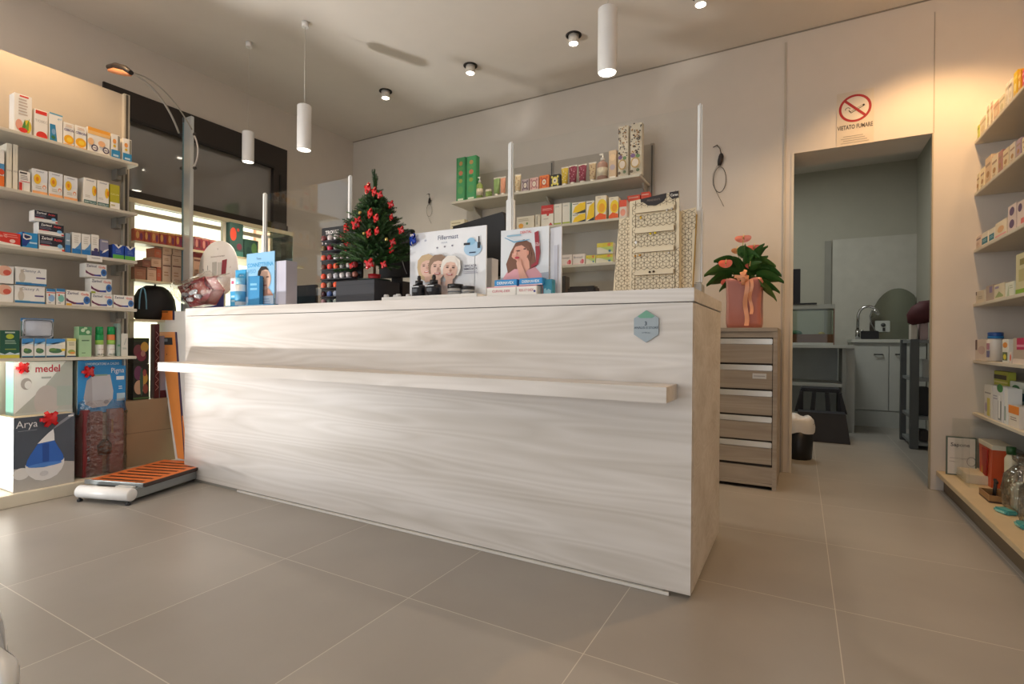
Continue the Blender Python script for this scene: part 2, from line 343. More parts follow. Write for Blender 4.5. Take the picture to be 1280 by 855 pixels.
b.add([(hx.x-.028, CY0-.0065, hx.z+.033), (hx.x, CY0-.0065, hx.z+.0525), (hx.x+.028, CY0-.0065, hx.z+.033), (hx.x+.02, CY0-.0065, hx.z+.027), (hx.x-.02, CY0-.0065, hx.z+.027)], [(0,4,3,2,1)], '#6FA58F')
b.text('3', hx.x-.001, hx.z+.010, .013, '#3C4A58', CY0-.0068, True); b.text('ANALISI E STORE', hx.x, hx.z-.004, .008, '#3C4A58', CY0-.0068, wmax=.078); b.text('certificata', hx.x, hx.z-.020, .005, '#4C5A68', CY0-.0068)
tag(b.build('hexagonal_plaque'), 'small grey hexagonal plaque with green tip fixed on the counter front', 'plaque')
# ---------------------------------------------------------------- left shelving
SH = M('#CFC8B9', .5, 0, .4, .02); MET = M('#A9A59C', .35, .6, .5, 0); LX = -3.30
def pin(parent, mb, name):
    o = mb.build(name, parent); o.matrix_parent_inverse = Matrix.Translation(-parent.location); return o
t = empty('shelving_unit', (-3.49, 1.2, 0), 0, 'beige wall shelving unit on the left full of medicine boxes', 'shelving')
ZL = (1.80, 1.52, 1.248, .977, .710)
for z in ZL:
    pin(t, MB().box(-3.5, LX+.012, .80, 1.535, z-.016, z, SH, .002), 'shelf')
    pin(t, MB().box(-3.498, -3.36, 1.505, 1.512, z-.055, z-.0165, MET).box(-3.498, -3.44, 1.495, 1.522, z-.075, z-.0165, '#8F8B82'), 'bracket')
pin(t, MB().box(-3.5, -3.475, 1.545, 1.575, 0, 2.245, '#BDB6A8').box(-3.475, -3.472, 1.554, 1.566, .1, 2.24, '#4F4B45'), 'upright')
pin(t, MB().box(-3.5, -3.38, .80, 1.535, .385, .397, CLEAR('shelf_glass', '#DCEDE6', .5)), 'glass_shelf')
t = empty('display_plinth', (-3.4, 1.3, 0), 0, 'low cream plinth along the left wall under the gift boxes', 'plinth')
pin(t, MB().box(-3.498, -3.268, .93, 2.02, 0, .060, M('#DDD5C2', .5), .003), 'board')

W_, R_, B_, K_ = '#EFECE6', '#D9352B', '#2E7FC0', '#1F2430'
def ls(si, p0, p1, top, dep, name, label, body, items, group, back=0, z=None, X=LX-.006, topc=None):
    z0 = ZL[si] if z is None else z
    X -= back; y0 = onX(p0, 300, X).y; y1 = onX(p1, 300, X).y; pm = (p0+p1)/2
    h = onX(pm, top, X).z-z0
    return carton(name, (X-dep/2, (y0+y1)/2, z0+.0003), PI/2, y1-y0-.002, dep, h, body, items, label, 'box', group, topc)
G1 = 'boxes on the top left shelf'
ls(0, 16, 39, 118, .06, 'supplement_box', 'tall white box with pineapple and fruit picture, tallest on the top left shelf', W_, [('r',.3,.93,.8,.97,R_),('l',.25,.45,.75,.9,6,'#C9B9AC'),('e',.28,.2,.2,.14,'#E9A78F'),('e',.75,.2,.22,.17,'#E3C83C'),('p',[(.4,.1),(.6,.38),(.68,.12)],'#4F8A3C'),('p',[(.55,.1),(.85,.42),(.8,.1)],'#7BA63A'),('e',.5,.08,.25,.06,R_)], G1)
ls(0, 41.5, 59, 137.5, .05, 'supplement_box', 'white box with red band on top and red half circle below', W_, [('r',.08,.84,.92,.97,R_),('t','TIOBEC',.5,.6,.09,'#B5B2B0'),('e',.55,.08,.42,.16,R_),('r',0,0,1,.02,W_)], G1)
ls(0, 60, 77.5, 142, .05, 'supplement_box', 'white box with blue tube picture between the red banded and yellow boxes', W_, [('r',0,.95,1,1,'#5FA3C4'),('p',[(.05,.03),(.6,.03),(.45,.6),(.05,.6)],'#2F86B5'),('e',.33,.35,.15,.1,'#7FA8CF'),('e',.3,.15,.15,.06,'#3F7C50'),('t','gel',.75,.85,.07,'#5FA3C4')], G1)
for p0, p1, tp, w in ((78, 92, 153.5, 'left'), (92.5, 107.5, 157.5, 'right')):
    ls(0, p0, p1, tp, .05, 'supplement_box', w+' one of two white boxes with orange slice on the top left shelf', W_, [('t','CEBION',.5,.68,.1,'#43307A',True),('e',.5,.27,.46,.2,'#F2B01E'),('e',.55,.27,.26,.1,'#F7CF3C'),('r',0,0,1,.06,'#EFA21C'),('l',.2,.8,.8,.92,2,'#D8B9A0')], G1)
ls(0, 108.5, 137, 161.5, .07, 'supplement_box', 'wide white and orange box with two dark round seals', W_, [('r',0,.86,1,1,'#F0A63A'),('r',0,.72,1,.86,'#F3C27C'),('e',.3,.2,.15,.13,'#463558'),('e',.3,.2,.10,.085,'#EDE7E2'),('t','1000',.3,.2,.06,'#463558',True,.16),('e',.8,.2,.15,.13,'#463558'),('e',.8,.2,.10,.085,'#EDE7E2'),('t','1000',.8,.2,.06,'#463558',True,.16),('e',.12,.42,.13,.14,'#F0BE8A'),('e',.6,.42,.16,.12,'#F0B98A')], G1)
for p0, p1, tp, w in ((138, 149.5, 168, 'left of the upright post'), (152.5, 164, 173.5, 'at the very end of the shelf')):
    ls(0, p0, p1, tp, .05, 'supplement_box', 'white box with blue foot and dots, '+w, W_, [('r',0,0,1,.35,'#2E8BC0'),('r',.72,.35,.95,.97,'#8E8A7E'),('e',.35,.7,.2,.1,'#F0A050'),('e',.35,.5,.16,.06,'#E7C23C'),('r',.2,.08,.8,.16,'#BBD9EC')], G1)
G2 = 'boxes on the second left shelf'
SUN = [('t','imidazyl',.5,.92,.055,'#8A8FA0',True),('e',.32,.6,.24,.2,'#F2C22A'),('e',.32,.6,.1,.09,'#E58A1E'),('e',.78,.32,.12,.08,'#E89060'),('e',.78,.30,.07,.05,'#EFECE6'),('r',0,0,1,.12,'#F0B27A'),('l',.2,.2,.6,.34,2,'#B9B4A9')]
ls(1, -8, 5, 186, .06, 'supplement_box', 'orange and blue box cut off at the left edge of the second shelf', W_, [('r',0,0,1,.3,'#E8742A'),('r',0,.45,1,.62,'#4E8FC0'),('e',.7,.4,.3,.08,'#D94F2A')], G2)
ls(1, 7, 14.6, 179, .12, 'supplement_box', 'slim tall cream box, left of the pair on the second shelf', '#E3DCCB', [('t','VEN',.5,.4,.04,'#A39F95'),('r',.46,.55,.54,.9,'#D0C8B5')], G2)
ls(1, 15.2, 22, 180.5, .12, 'supplement_box', 'slim tall cream box, right of the pair on the second shelf', '#E3DCCB', [('t','VEN',.5,.4,.04,'#A39F95'),('r',.46,.55,.54,.9,'#D0C8B5')], G2)
ls(1, 23, 37.5, 214, .06, 'supplement_box', 'small white box with red square and grey heading', W_, [('r',0,0,.28,.42,'#CF3A34'),('r',.05,.86,.7,.94,'#4A4648'),('l',.1,.55,.8,.8,3,'#8E8A8C'),('r',.1,.46,.95,.5,'#C65A66'),('r',.35,0,.4,.42,'#C9C4C0')], G2)
for p0, p1, tp, w in ((39.5, 59, 212, 'left'), (60.3, 78, 216, 'middle'), (79.3, 96.5, 221, 'right')):
    ls(1, p0, p1, tp, .05, 'supplement_box', w+' one of three separate sunflower boxes on the second shelf', W_, [('r',0,.5,1,1,'#E1E3E8')]+SUN, G2)
for p0, p1, tp, w in ((104, 120.3, 223, 'left'), (121, 136, 226.5, 'right')):
    ls(1, p0, p1, tp, .09, 'supplement_box', w+' one of two joined sunflower boxes with dark green foot', W_, [('t','imidazyl',.5,.92,.055,'#8A8FA0',True),('e',.82,.55,.18,.2,'#F2C22A'),('e',.9,.55,.09,.1,'#E58A1E'),('r',0,0,1,.15,'#3F6A68'),('t','MIRTILLO',.5,.08,.07,'#C9DAD8',True),('l',.1,.25,.5,.35,2,'#C9C2B8')], G2)
ls(1, 137, 149.5, 231, .06, 'supplement_box', 'olive green and white box at the right end of the second shelf', '#B7AF2C', [('r',0,0,1,.27,W_),('t','CURCUMA',.5,.6,.07,'#E5E09A'),('r',.1,.12,.5,.18,'#C9C08A')], G2)
G3 = 'boxes on the third left shelf'
ACT = [('r',.02,.30,1,.98,'#262634'),('t','Zerinol',.3,.8,.2,'#F4F2F0',True,.42),('t','Activ',.74,.77,.18,'#E04B4B',True,.34),('l',.05,.42,.5,.62,2,'#7F7F92'),('p',[(.02,.30),(.45,.30),(.75,.17),(1,.12),(1,0),(.02,0)],W_),('e',.82,.36,.1,.14,'#7FB7E0'),('r',.9,.04,1,.16,'#D9352B'),('r',.05,.28,.4,.36,'#B53A44')]
ls(2, -12, 26, 290, .07, 'medicine_box', 'red medicine box at the left edge of the third shelf', '#D7382E', [('p',[(0,0),(1,0),(1,.12),(.5,.2),(0,.36)],W_),('t','Vivin C',.3,.7,.2,'#F0C9C0',True),('e',.72,.36,.1,.14,'#F0C9C0'),('l',.4,.6,.9,.9,2,'#EE8A80')], G3)
ls(2, 27.5, 47.5, 291, .08, 'medicine_box', 'blue medicine box with a white swoosh beside the dark stack', '#2A8FCE', [('p',[(0,.1),(.25,.1),(.5,.5),(.1,1),(0,1)],'#1F3F8F'),('p',[(.05,.9),(.6,.8),(.6,.6),(.25,.5),(.05,.6)],W_),('p',[(.12,.84),(.52,.76),(.5,.66),(.25,.58),(.12,.66)],'#2B2C5A'),('r',.45,.3,.95,.4,'#BFE0F2')], G3)
ls(2, 48.5, 80.7, 295, .06, 'medicine_box', 'black white and red cold medicine box, bottom of the dark stack', W_, ACT, G3)
zt = onX(64, 294, LX-.006).z
ls(2, 47.5, 79.8, 279.5, .06, 'medicine_box', 'black white and red cold medicine box, middle of the dark stack', W_, ACT, G3, z=zt+.001)
zu = onX(60, 278.6, LX-.006).z
ls(2, 42, 72, 264.5, .06, 'medicine_box', 'black and red cold medicine box, topmost of the dark stack', W_, [a if a[0] != 'p' else ('r',0,0,1,.02,W_) for a in ACT], G3, z=zu+.001)
ls(2, 81.5, 88.5, 291.5, .06, 'medicine_box', 'narrow grey and blue box right beside the dark stack', '#8FA6B8', [('r',0,0,1,.4,'#2E6FAE'),('r',.2,.6,.8,.66,'#D8E0E6')], G3)
NAS = lambda k: [('r',0,0,1,.24,'#2578BE'),('p',[(.3,.24),(1,.24),(1,.6),(.7,.4)],'#5B94C8'),('t','nasal',.5,.86,.07,'#A9A7A2'),('l',.2,.5,.7,.8,3,'#D1CCC2')]
ls(2, 90, 101.5, 291, .05, 'medicine_box', 'white nasal spray box with blue foot, first of three', W_, NAS(0), G3)
ls(2, 102, 113.5, 293, .05, 'medicine_box', 'white nasal spray box with blue foot, second of three', W_, NAS(1), G3)
ls(2, 114, 124, 293.5, .05, 'medicine_box', 'white nasal spray box with purple foot, third of three', W_, [('r',0,0,1,.24,'#3B3C6E'),('e',.6,.3,.3,.08,'#4A3D66'),('t','nasal',.5,.86,.07,'#A9A7A2'),('l',.2,.5,.7,.8,3,'#D1CCC2')], G3)
ls(2, 124.7, 136, 299.5, .05, 'medicine_box', 'mauve and navy box behind the price card on the third shelf', '#8E8CA6', [('p',[(0,0),(1,0),(1,.45),(.5,.25),(0,.4)],'#22458F'),('p',[(.2,.2),(.6,.3),(1,.45),(1,.5),(.5,.4)],W_),('r',.2,.85,.9,.93,'#C9C4C0')], G3)
GEL = [('r',0,0,1,.3,'#5FB04A'),('p',[(.1,1),(.5,.72),(.9,1)],W_),('p',[(.36,1),(.5,.85),(.64,1)],'#33363A'),('l',.25,.4,.75,.68,3,'#6E86C8')]
ls(2, 141, 155.3, 306, .06, 'medicine_box', 'left one of two blue boxes with green foot ending the third shelf', '#2450B0', GEL, G3)
ls(2, 156, 169.5, 308.5, .06, 'medicine_box', 'right one of two blue boxes with green foot ending the third shelf', '#2450B0', GEL, G3)
a = onX(109, 315, LX+.014); c = onX(128, 325, LX+.014)
tag(MB().box(LX+.0125, LX+.0135, a.y, c.y, c.z-.012, ZL[2]-.001, '#EDEAE4').box(LX+.0136, LX+.0139, a.y+.02, c.y-.01, c.z+.004, c.z+.007, '#8A8784').build('price_card'), 'white price card hanging from the edge of the third left shelf', 'card')
G4 = 'boxes on the fourth left shelf'
BAB = [('e',.62,.72,.3,.3,'#EDB79E'),('e',.72,.62,.16,.16,'#D9604E'),('r',0,0,.3,.3,'#C9D5DE'),('r',.05,.72,.3,.8,'#6E9FC9')]
CLE = [('t','Clenny A',.5,.82,.16,'#6C7488',False,.6),('e',.2,.42,.1,.3,'#CFC6B8'),('r',.15,.7,.25,.86,'#C4BAAA'),('r',.65,.4,.95,.48,'#5A4F86'),('r',0,0,1,.12,'#2E7AB0'),('r',0,.12,.5,.15,'#8FC3C9')]
ls(3, -14, 18, 356, .08, 'medicine_box', 'white box with baby picture, lower left of the fourth shelf', W_, BAB, G4)
ls(3, 18.6, 57, 357.5, .08, 'medicine_box', 'aerosol chamber box with a blue foot, lower of two', W_, CLE, G4)
zt = onX(30, 356.5, LX-.006).z+.002
ls(3, -14, 18, 332, .08, 'medicine_box', 'white box with baby picture stacked on its twin', W_, BAB, G4, z=zt)
ls(3, 19.5, 59, 335, .08, 'medicine_box', 'aerosol chamber box with a blue foot, upper of two', W_, CLE, G4, z=zt)
for p0, p1, cc, w in ((58.5, 70, '#8FB4DC', 'blue'), (70.7, 82, '#7FC2B4', 'green')):
    ls(3, p0, p1, 361, .05, 'medicine_box', 'small syrup box with blue top and '+w+' flower patch', W_, [('r',0,.82,1,1,'#3C82B4'),('r',0,.72,1,.78,'#E06A5E'),('e',.55,.4,.36,.22,cc),('e',.3,.6,.1,.06,'#E0584E'),('r',.2,.08,.5,.14,'#A9A7B2')], G4)
ZER = [('t','Zerinol',.27,.82,.17,'#3A3E66',True,.46),('t','Gola',.77,.8,.16,'#E05A44',True,.36),('p',[(0,.5),(.12,.34),(.35,.22),(.7,.2),(.7,.1),(.3,.1),(0,.3)],'#6E2C52'),('p',[(.4,.2),(.72,.24),(.72,.1),(.4,.12)],'#38489A'),('e',.85,.4,.14,.26,'#3F74B8'),('e',.85,.42,.07,.13,'#2F4E7E')]
ls(3, 83, 113.6, 363.5, .07, 'medicine_box', 'throat medicine box with red swoosh, standing alone on the left', W_, ZER+[('r',0,0,.22,.14,'#E8B83A')], G4)
ls(3, 115, 141.7, 367.5, .07, 'medicine_box', 'throat medicine box with red swoosh, bottom of the stack of three', W_, ZER, G4)
ls(3, 142.3, 168, 369.5, .07, 'medicine_box', 'throat medicine box with red swoosh, ending the fourth shelf', W_, ZER, G4)
zt = onX(128, 367.5, LX-.006).z+.001
ls(3, 114, 140.5, 348.5, .07, 'medicine_box', 'throat medicine box with red swoosh, middle of the stack of three', W_, ZER+[('r',.0,0,.2,.12,'#A8B03A')], G4, z=zt)
zu = onX(122, 347.4, LX-.006).z+.001
ls(3, 107, 134, 330, .07, 'medicine_box', 'throat medicine box with red swoosh, top of the stack of three', W_, ZER, G4, z=zu)
G5 = 'goods on the fifth left shelf'
ls(4, -6, 26, 413, .1, 'medicine_box', 'dark green box with yellow emblem at the lower left', '#1F5A48', [('r',0,0,1,.12,'#D8CF4A'),('p',[(0,.12),(.2,.2),(.4,.14),(.6,.22),(.8,.15),(1,.2),(1,.12)],'#C9DCE6'),('e',.6,.78,.16,.09,'#B9C840'),('r',.4,.9,.8,.95,'#C5D2C6'),('l',.4,.5,.85,.66,3,'#9FBFA8'),('l',.4,.28,.85,.36,1,'#8FA34A'),('r',.15,.05,.2,.95,'#6F8F50')], G5)
HRB = [('r',0,.72,1,1,'#3E8FD2'),('p',[(0,.6),(.5,.75),(1,.85),(1,.72),(0,.72)],'#BFE0F4'),('e',.5,.35,.36,.13,'#4F7A58'),('e',.35,.42,.2,.08,'#6C9450'),('r',0,0,1,.07,'#2A3E62'),('r',0,.07,1,.1,'#5FB9D6')]
for p0, p1, w in ((28, 43.2, 'left'), (43.7, 58, 'middle')):
    ls(4, p0, p1, 423.3, .06, 'medicine_box', w+' herbal box with blue top and green leaves, fifth shelf', W_, HRB, G5)
ls(4, 58.5, 82.5, 423.5, .06, 'medicine_box', 'widest herbal box with blue top and green leaves, fifth shelf', W_, HRB+[('e',.9,.4,.12,.07,'#F2D040'),('p',[(.6,.72),(1,.85),(1,.45)],'#F2EEDC')], G5)
ls(4, 84.5, 96.3, 423, .06, 'medicine_box', 'small pale yellow box beside the three herbal boxes', '#E9E3C4', [('r',0,.85,1,1,'#E8D878'),('r',0,0,1,.07,'#3A4566'),('e',.5,.28,.4,.12,'#A5B25A'),('e',.6,.22,.3,.06,'#E39A4A'),('l',.2,.6,.8,.8,2,'#B8B08A')], G5)
# soft pouch lying on the herbal boxes
zt = onX(50, 423.3, LX-.006).z+.001
a = onX(27, 400, LX-.03); c = onX(68, 400, LX-.03); hh = onX(47, 398, LX-.03).z-zt
b = MB(); w_ = c.y-a.y; nx, nz = 14, 8
for side in (-1, 1):
    vsl = []
    for i in range(nx+1):
        for j in range(nz+1):
            u, v = i/nx, j/nz; bul = .028*(math.sin(PI*u)*math.sin(PI*v))**.6*(1+.2*mnoise.noise(Vector((u*6, v*6, side))))
            vsl.append((w_*(u-.5), side*bul, hh*v))
    b.add(vsl, [(i*(nz+1)+j, (i+1)*(nz+1)+j, (i+1)*(nz+1)+j+1, i*(nz+1)+j+1) for i in range(nx) for j in range(nz)], M('#C7CBD6', .25) if side < 0 else M('#4E86B4', .3), True)
po = empty('gauze_pouch', (LX-.04, (a.y+c.y)/2, zt), PI/2, 'clear grey pouch with a blue header lying on the herbal boxes', 'pouch', G5)
b.build('bag', po); b = MB(); b.box(-w_/2, w_/2, -.003, .003, hh*.84, hh*1.0, '#3C7FB8'); b.box(-w_/2, -w_*.28, -.004, -.003, hh*.1, hh*.84, '#43705A'); b.text('sterile', w_*.1, hh*.92, hh*.09, '#DCE8F2', -.0035); b.build('header', po)
ls(4, 99.5, 115.8, 408.5, .06, 'medicine_box', 'tall pale green box with leaf pattern beside the spray bottles', '#A9CDA0', [('r',0,.72,1,1,'#4F9460'),('e',.3,.88,.16,.06,'#CFE6C4'),('e',.7,.82,.16,.06,'#CFE6C4'),('e',.5,.95,.14,.04,'#BFE0B4'),('l',.2,.5,.8,.58,1,'#5F7F60'),('l',.2,.1,.5,.16,1,'#6F8F70')], G5)
def spray(px, cap, band, label):
    p = onX(px, 440, LX-.03); h = onX(px, 408.5, LX-.03).z-ZL[4]; r = .0185
    t = empty('spray_bottle', (p.x, p.y, ZL[4]+.0003), 0, label, 'bottle', G5)
    MB().lathe([(.001, 0), (r*.94, 0), (r, .003), (r, h*.4)], M('#E6E3DC', .35), n=24).lathe([(r*1.01, h*.40), (r*1.01, h*.55)], M('#9CC85A', .4), n=24).lathe([(r, h*.55), (r*1.01, h*.56), (r*1.01, h*.72), (r*.98, h*.73)], M(band, .4), n=24).build('body', t)
    MB().lathe([(r*.98, h*.73), (r*.9, h*.99), (r*.8, h)], M(cap, .25), n=24).build('cap', t)
    bb = MB(); bb.T = Matrix.Rotation(PI/2, 4, 'Z'); bb.text('ALOE', 0, h*.07, h*.06, '#2F4F3A', -r-.001, True); bb.text('spray', 0, h*.25, h*.05, '#B08A8A', -r-.001); bb.build('print', t)
spray(124, '#159A52', '#159A52', 'spray bottle with all green cap, left of the orange banded one')
spray(138.5, '#159A52', '#E8844A', 'spray bottle with green cap and orange band')
ls(4, 147.5, 152, 404.5, .05, 'medicine_box', 'narrow grey green box behind the small white box', '#8FA39A', [('r',.1,.3,.9,.36,'#4F8A6A')], G5)
ls(4, 152.3, 161.3, 417, .04, 'medicine_box', 'small white box at the right end of the fifth shelf', '#D5D2C8', [('l',.2,.3,.8,.38,2,'#6F8F80'),('p',[(.4,.5),(.7,.8),(.75,.78),(.5,.5)],'#8C9A94')], G5)

# big boxes below
RB = '#C8181E'
def bow(t, name, cx, cz, y, r, m, n=11):
    b = MB()
    for k in range(n):
        a = 2*PI*k/n+.3*(k % 2); rr = r*(1 if k % 2 else .72)
        pts = []
        for q in range(7):
            s = q/6; ang = s*PI
            rad = rr*math.sin(ang)**.8 if q <= 3 else rr*math.sin(ang)**.8*.8
            pts.append((cx+math.cos(a)*rad, y-.004-.55*r*(1-math.cos(ang))/2*(.6+.4*(k % 2)), cz+math.sin(a)*rad))
        vs_ = []; px_, pz_ = -math.sin(a)*r*.2, math.cos(a)*r*.2
        for p in pts: vs_ += [(p[0]-px_, p[1], p[2]-pz_), (p[0]+px_, p[1], p[2]+pz_)]
        b.add(vs_, [(2*i, 2*i+1, 2*i+3, 2*i+2) for i in range(6)], m, True)
    b.sph((cx, y-r*.4, cz), r*.3, m, 10)
    return b.build(name, t)
REDR = M(RB, .25); BLUR = M('#1C3FA8', .2)
# humidifier box on the plinth
AX = -3.30
y0, y1 = 1.014, onX(93, 560, AX).y; z0 = .0605; h = .360
t = empty('humidifier_box', (AX-.12, (y0+y1)/2, z0), PI/2, 'dark grey humidifier box with a blue water drop device and red bow', 'box', 'gift boxes by the left wall')
w = y1-y0; b = MB(); b.box(-w/2, w/2, -.12, .12, 0, h, M('#F1EFEA', .5), .002)
b.add([(-w/2+.003, -.117, h+.0005), (w/2-.003, -.117, h+.0005), (w/2-.003, .117, h+.0005), (-w/2+.003, .117, h+.0005)], [(0,1,2,3)], '#C8B596')
drop = [(.5,.83),(.62,.66),(.72,.5),(.82,.38),(.82,.31),(.2,.26),(.2,.33),(.3,.5),(.42,.64)]
deco(b, w, h, -.12, [('r',0,0,1,1,'#4C5460'),('p',[(0,0),(1,0),(1,.30),(.8,.33),(.3,.28),(0,.32)],'#B7B5B2'),('e',.12,.24,.13,.08,'#E4E2E0'),('p',[(.72,.88),(.95,1),(.99,.97),(.6,.78)],'#8A8F9C'),
  ('p',[(.18,.35),(.19,.27),(.25,.19),(.34,.13),(.46,.10),(.58,.11),(.70,.15),(.78,.22),(.82,.30),(.82,.37)],'#E6E5E6'),('p',[(.19,.34),(.21,.41),(.26,.48),(.32,.55),(.38,.62),(.65,.64),(.70,.56),(.76,.48),(.80,.42),(.81,.36),(.74,.32),(.62,.295),(.48,.285),(.34,.295),(.24,.315)],'#2F66BE'),('p',[(.45,.61),(.46,.36),(.56,.36),(.56,.61)],'#234F9E'),('e',.5,.32,.28,.028,'#4F86D6'),('p',[(.37,.62),(.65,.64),(.645,.73),(.63,.80),(.55,.755),(.46,.69)],'#EDEDEE'),('e',.48,.20,.07,.035,'#CFCFD2'),('t','Arya',.2,.91,.1,'#E8E8EA',False,.34),('r',.06,.815,.36,.82,'#9AA0AA'),('r',.88,.955,.97,.975,'#F2F2F2')])
b.build('carton', t); bow(t, 'bow', w*.06, h*.95, -.12, .042, REDR)
# medical device box and baby bath box behind
zb = .3975
def big(p0, p1, X, dep, name, label, side, items, topy):
    y0, y1 = onX(p0, 480, X).y, onX(p1, 480, X).y; w = y1-y0; h = ZL[4]-.016-.006-zb
    t = empty(name, (X-dep/2, (y0+y1)/2, zb), PI/2, label, 'box', 'gift boxes by the left wall'); b = MB(); b.box(-w/2, w/2, -dep/2, dep/2, 0, h, side, .002); deco(b, w, h, -dep/2, items); b.build('carton', t); return t, w, h
t, w, h = big(17, 90.5, -3.385, .10, 'aerosol_box', 'white and grey boxed device with red lettering and red bow', '#7C9A92',
  [('r',0,0,1,1,'#B9BDB8'),('p',[(0,1),(.88,1),(.5,.55),(.02,.12),(0,.12)],'#EEF0EE'),('e',.55,.3,.22,.28,'#C4BDBB'),('r',.72,.2,1,.55,'#AFBDB6'),('t','medel',.56,.88,.13,'#C23A50',True,.42),('l',.45,.68,.62,.75,1,'#B5BAB8'),('e',.2,.62,.09,.1,'#AAA5A2'),('e',.23,.6,.06,.07,'#E9E9E9'),('r',0,0,1,.12,'#C5C9C5')], 450)
bow(t, 'bow', -w*.36, h*.90, -.05, .030, REDR)
t, w, h = big(97, 157, -3.385, .10, 'aerosol_box', 'bright blue boxed device with white picture and red bow', '#D8D9D6', [('r',0,0,1,1,'#2B8FD4'),('p',[(.12,.3),(.18,.62),(.28,.7),(.66,.72),(.73,.4),(.72,.25),(.6,.12),(.3,.1),(.15,.18)],'#C7C6CC'),('p',[(.12,.3),(.18,.62),(.28,.7),(.3,.12),(.15,.18)],'#B2AEB4'),('r',.33,.7,.6,.73,'#8FB0A0'),('t','UMIDIFICATORE A CALDO',.5,.93,.045,'#D6EAF6',True,.7),('t','Pigna',.82,.8,.1,'#F0F6FA',False,.28),('r',.79,.61,.96,.68,'#E6F0F6'),('l',.84,.42,.92,.5,2,'#CFE4F0'),('r',.8,.2,.98,.35,'#B4CFE0'),('e',.58,.2,.05,.04,'#9A98A0')], 450)
bow(t, 'bow', -w*.30, h*.79, -.05, .034, REDR)
# ---------------------------------------------------------------- window display unit
UX = -3.5
t = empty('window_display_unit', (UX, 2.15, 0), 0, 'beige framed display shelving standing in front of the side window', 'shelving')
RZ = 1.652
for px in (165, 280):
    y = onX(px, 300, UX).y; pin(t, MB().box(UX-.02, UX+.005, y-.011, y+.011, .06, RZ, '#C9C2AE'), 'post')
ya, yb = onX(161, 243, UX).y, onX(366, 290, UX).y
pin(t, MB().box(UX-.03, UX+.008, ya, yb, RZ-.028, RZ, '#D9CFAE', .002), 'top_rail')
pin(t, MB().box(UX-.32, UX-.30, ya, yb, RZ-.028, RZ, '#C9C2AE'), 'back_rail')
for y in (ya, yb-.02): pin(t, MB().box(UX-.30, UX-.03, y, y+.02, RZ-.02, RZ, '#C9C2AE'), 'side_rail')
UZ = [onX(168, 300, UX+.06).z, onX(184, 350, UX+.06).z, .925]
yl = yb+.06
for z in UZ: pin(t, MB().box(UX-.25, UX+.06, ya+.01, yl, z-.014, z, M('#D6CBA8', .45)), 'shelf')
GB = CLEAR('grey_glass', '#9FAAA2', .5, .03, f0=.10)
a, c = onX(338, 287, UX), onX(361, 324, UX)
pin(t, MB().box(UX-.006, UX, a.y, yb, UZ[0]+.001, RZ-.029, GB), 'glass_panel')
GW = 'boxes in the window display unit'
def us(zi, p0, p1, top, dep, name, label, body, items, X=UX+.045, z=None):
    z0 = UZ[zi] if z is None else z
    y0 = onX(p0, 320, X).y; y1 = onX(p1, 320, X).y; h = onX((p0+p1)/2, top, X).z-z0
    return carton(name, (X-dep/2, (y0+y1)/2, z0+.0004), PI/2, y1-y0-.002, dep, h, body, items, label, 'box', GW)
cols = ['#B5573A', '#A8483A', '#C46A48', '#9E4038', '#B85C3A', '#A03C48']
names = ['first', 'second', 'third', 'fourth', 'fifth', 'sixth', 'seventh', 'eighth']
pxs = [168, 180, 189, 199, 209, 219, 229]
for i in range(6):
    us(0, pxs[i], pxs[i+1], 286+1.4*i, .05, 'tea_box', names[i]+' orange red patterned box from the left on the upper window shelf', cols[i], [('e',.3,.5,.18,.3,'#D9A05A'),('e',.7,.4,.16,.3,'#7E3A5A'),('r',0,.85,1,.95,'#D8B070')])
pxs = [243, 252, 261, 271]
for i in range(3):
    us(0, pxs[i], pxs[i+1], 296+2*i, .05, 'tea_box', ['left', 'middle', 'right'][i]+' of three wine red boxes right of the height pole', '#9A3F4C', [('e',.3,.5,.18,.3,'#C98A7A'),('e',.7,.5,.16,.3,'#6A2A3A'),('r',0,.85,1,.95,'#C98A7A')])
us(0, 287, 304, 279, .06, 'gift_box', 'tall dark teal box with red flower on the upper window shelf', '#3F625C', [('e',.25,.65,.24,.2,'#D9503A'),('e',.7,.3,.2,.1,'#7F3F50'),('r',0,0,1,.15,'#4E8A7E'),('e',.6,.8,.1,.05,'#C04A3A')])
us(0, 305, 323, 300, .05, 'gift_box', 'low dark green box beside the tall teal box', '#33564C', [('e',.7,.55,.2,.3,'#5E8A50'),('e',.3,.4,.15,.2,'#2A4A44')])
# brown carton pile
pile = [(168,183,334,346,'#9B6A50'),(184,196,335,346,'#C9A78C'),(196,202,334,346,'#B5563A'),(178,189,325,334,'#8A5A48'),(189,202,322,334,'#C7A58A'),(203,214,330,346,'#CDB49C'),(215,227,331,346,'#C8AE96'),(203,214,318,330,'#CBB199'),(215,227,319,331,'#C6AC93'),(203,215,308,318,'#C2A68C'),(216,227,308,319,'#BFA38A'),(193,202,310,322,'#B0603F'),(242,252,322,346,'#C09A80'),(242,254,308,322,'#8E3B3E')]
for i, (p0, p1, tp, bt, cc) in enumerate(pile):
    X = UX+.045; z0 = UZ[1] if bt == 346 else onX((p0+p1)/2, bt, X).z
    us(1, p0, p1, tp, .10, 'small_carton', 'small %s carton in the window, %s row up, %s' % ({'#9B6A50':'brown','#8A5A48':'dark brown','#B5563A':'orange','#B0603F':'rust orange','#8E3B3E':'wine red'}.get(cc, 'beige'), {346:'lowest',334:'second',330:'second',331:'second',318:'third',319:'third',322:'third'}[bt], 'right of the pole' if p0 > 240 else names[min(7, int((p0-166)/7))]+' from the left'), cc, [('r',.05,.86,.95,.93,'#6E4A3E'),('l',.2,.3,.7,.6,2,'#A88468')], z=z0+.0006)
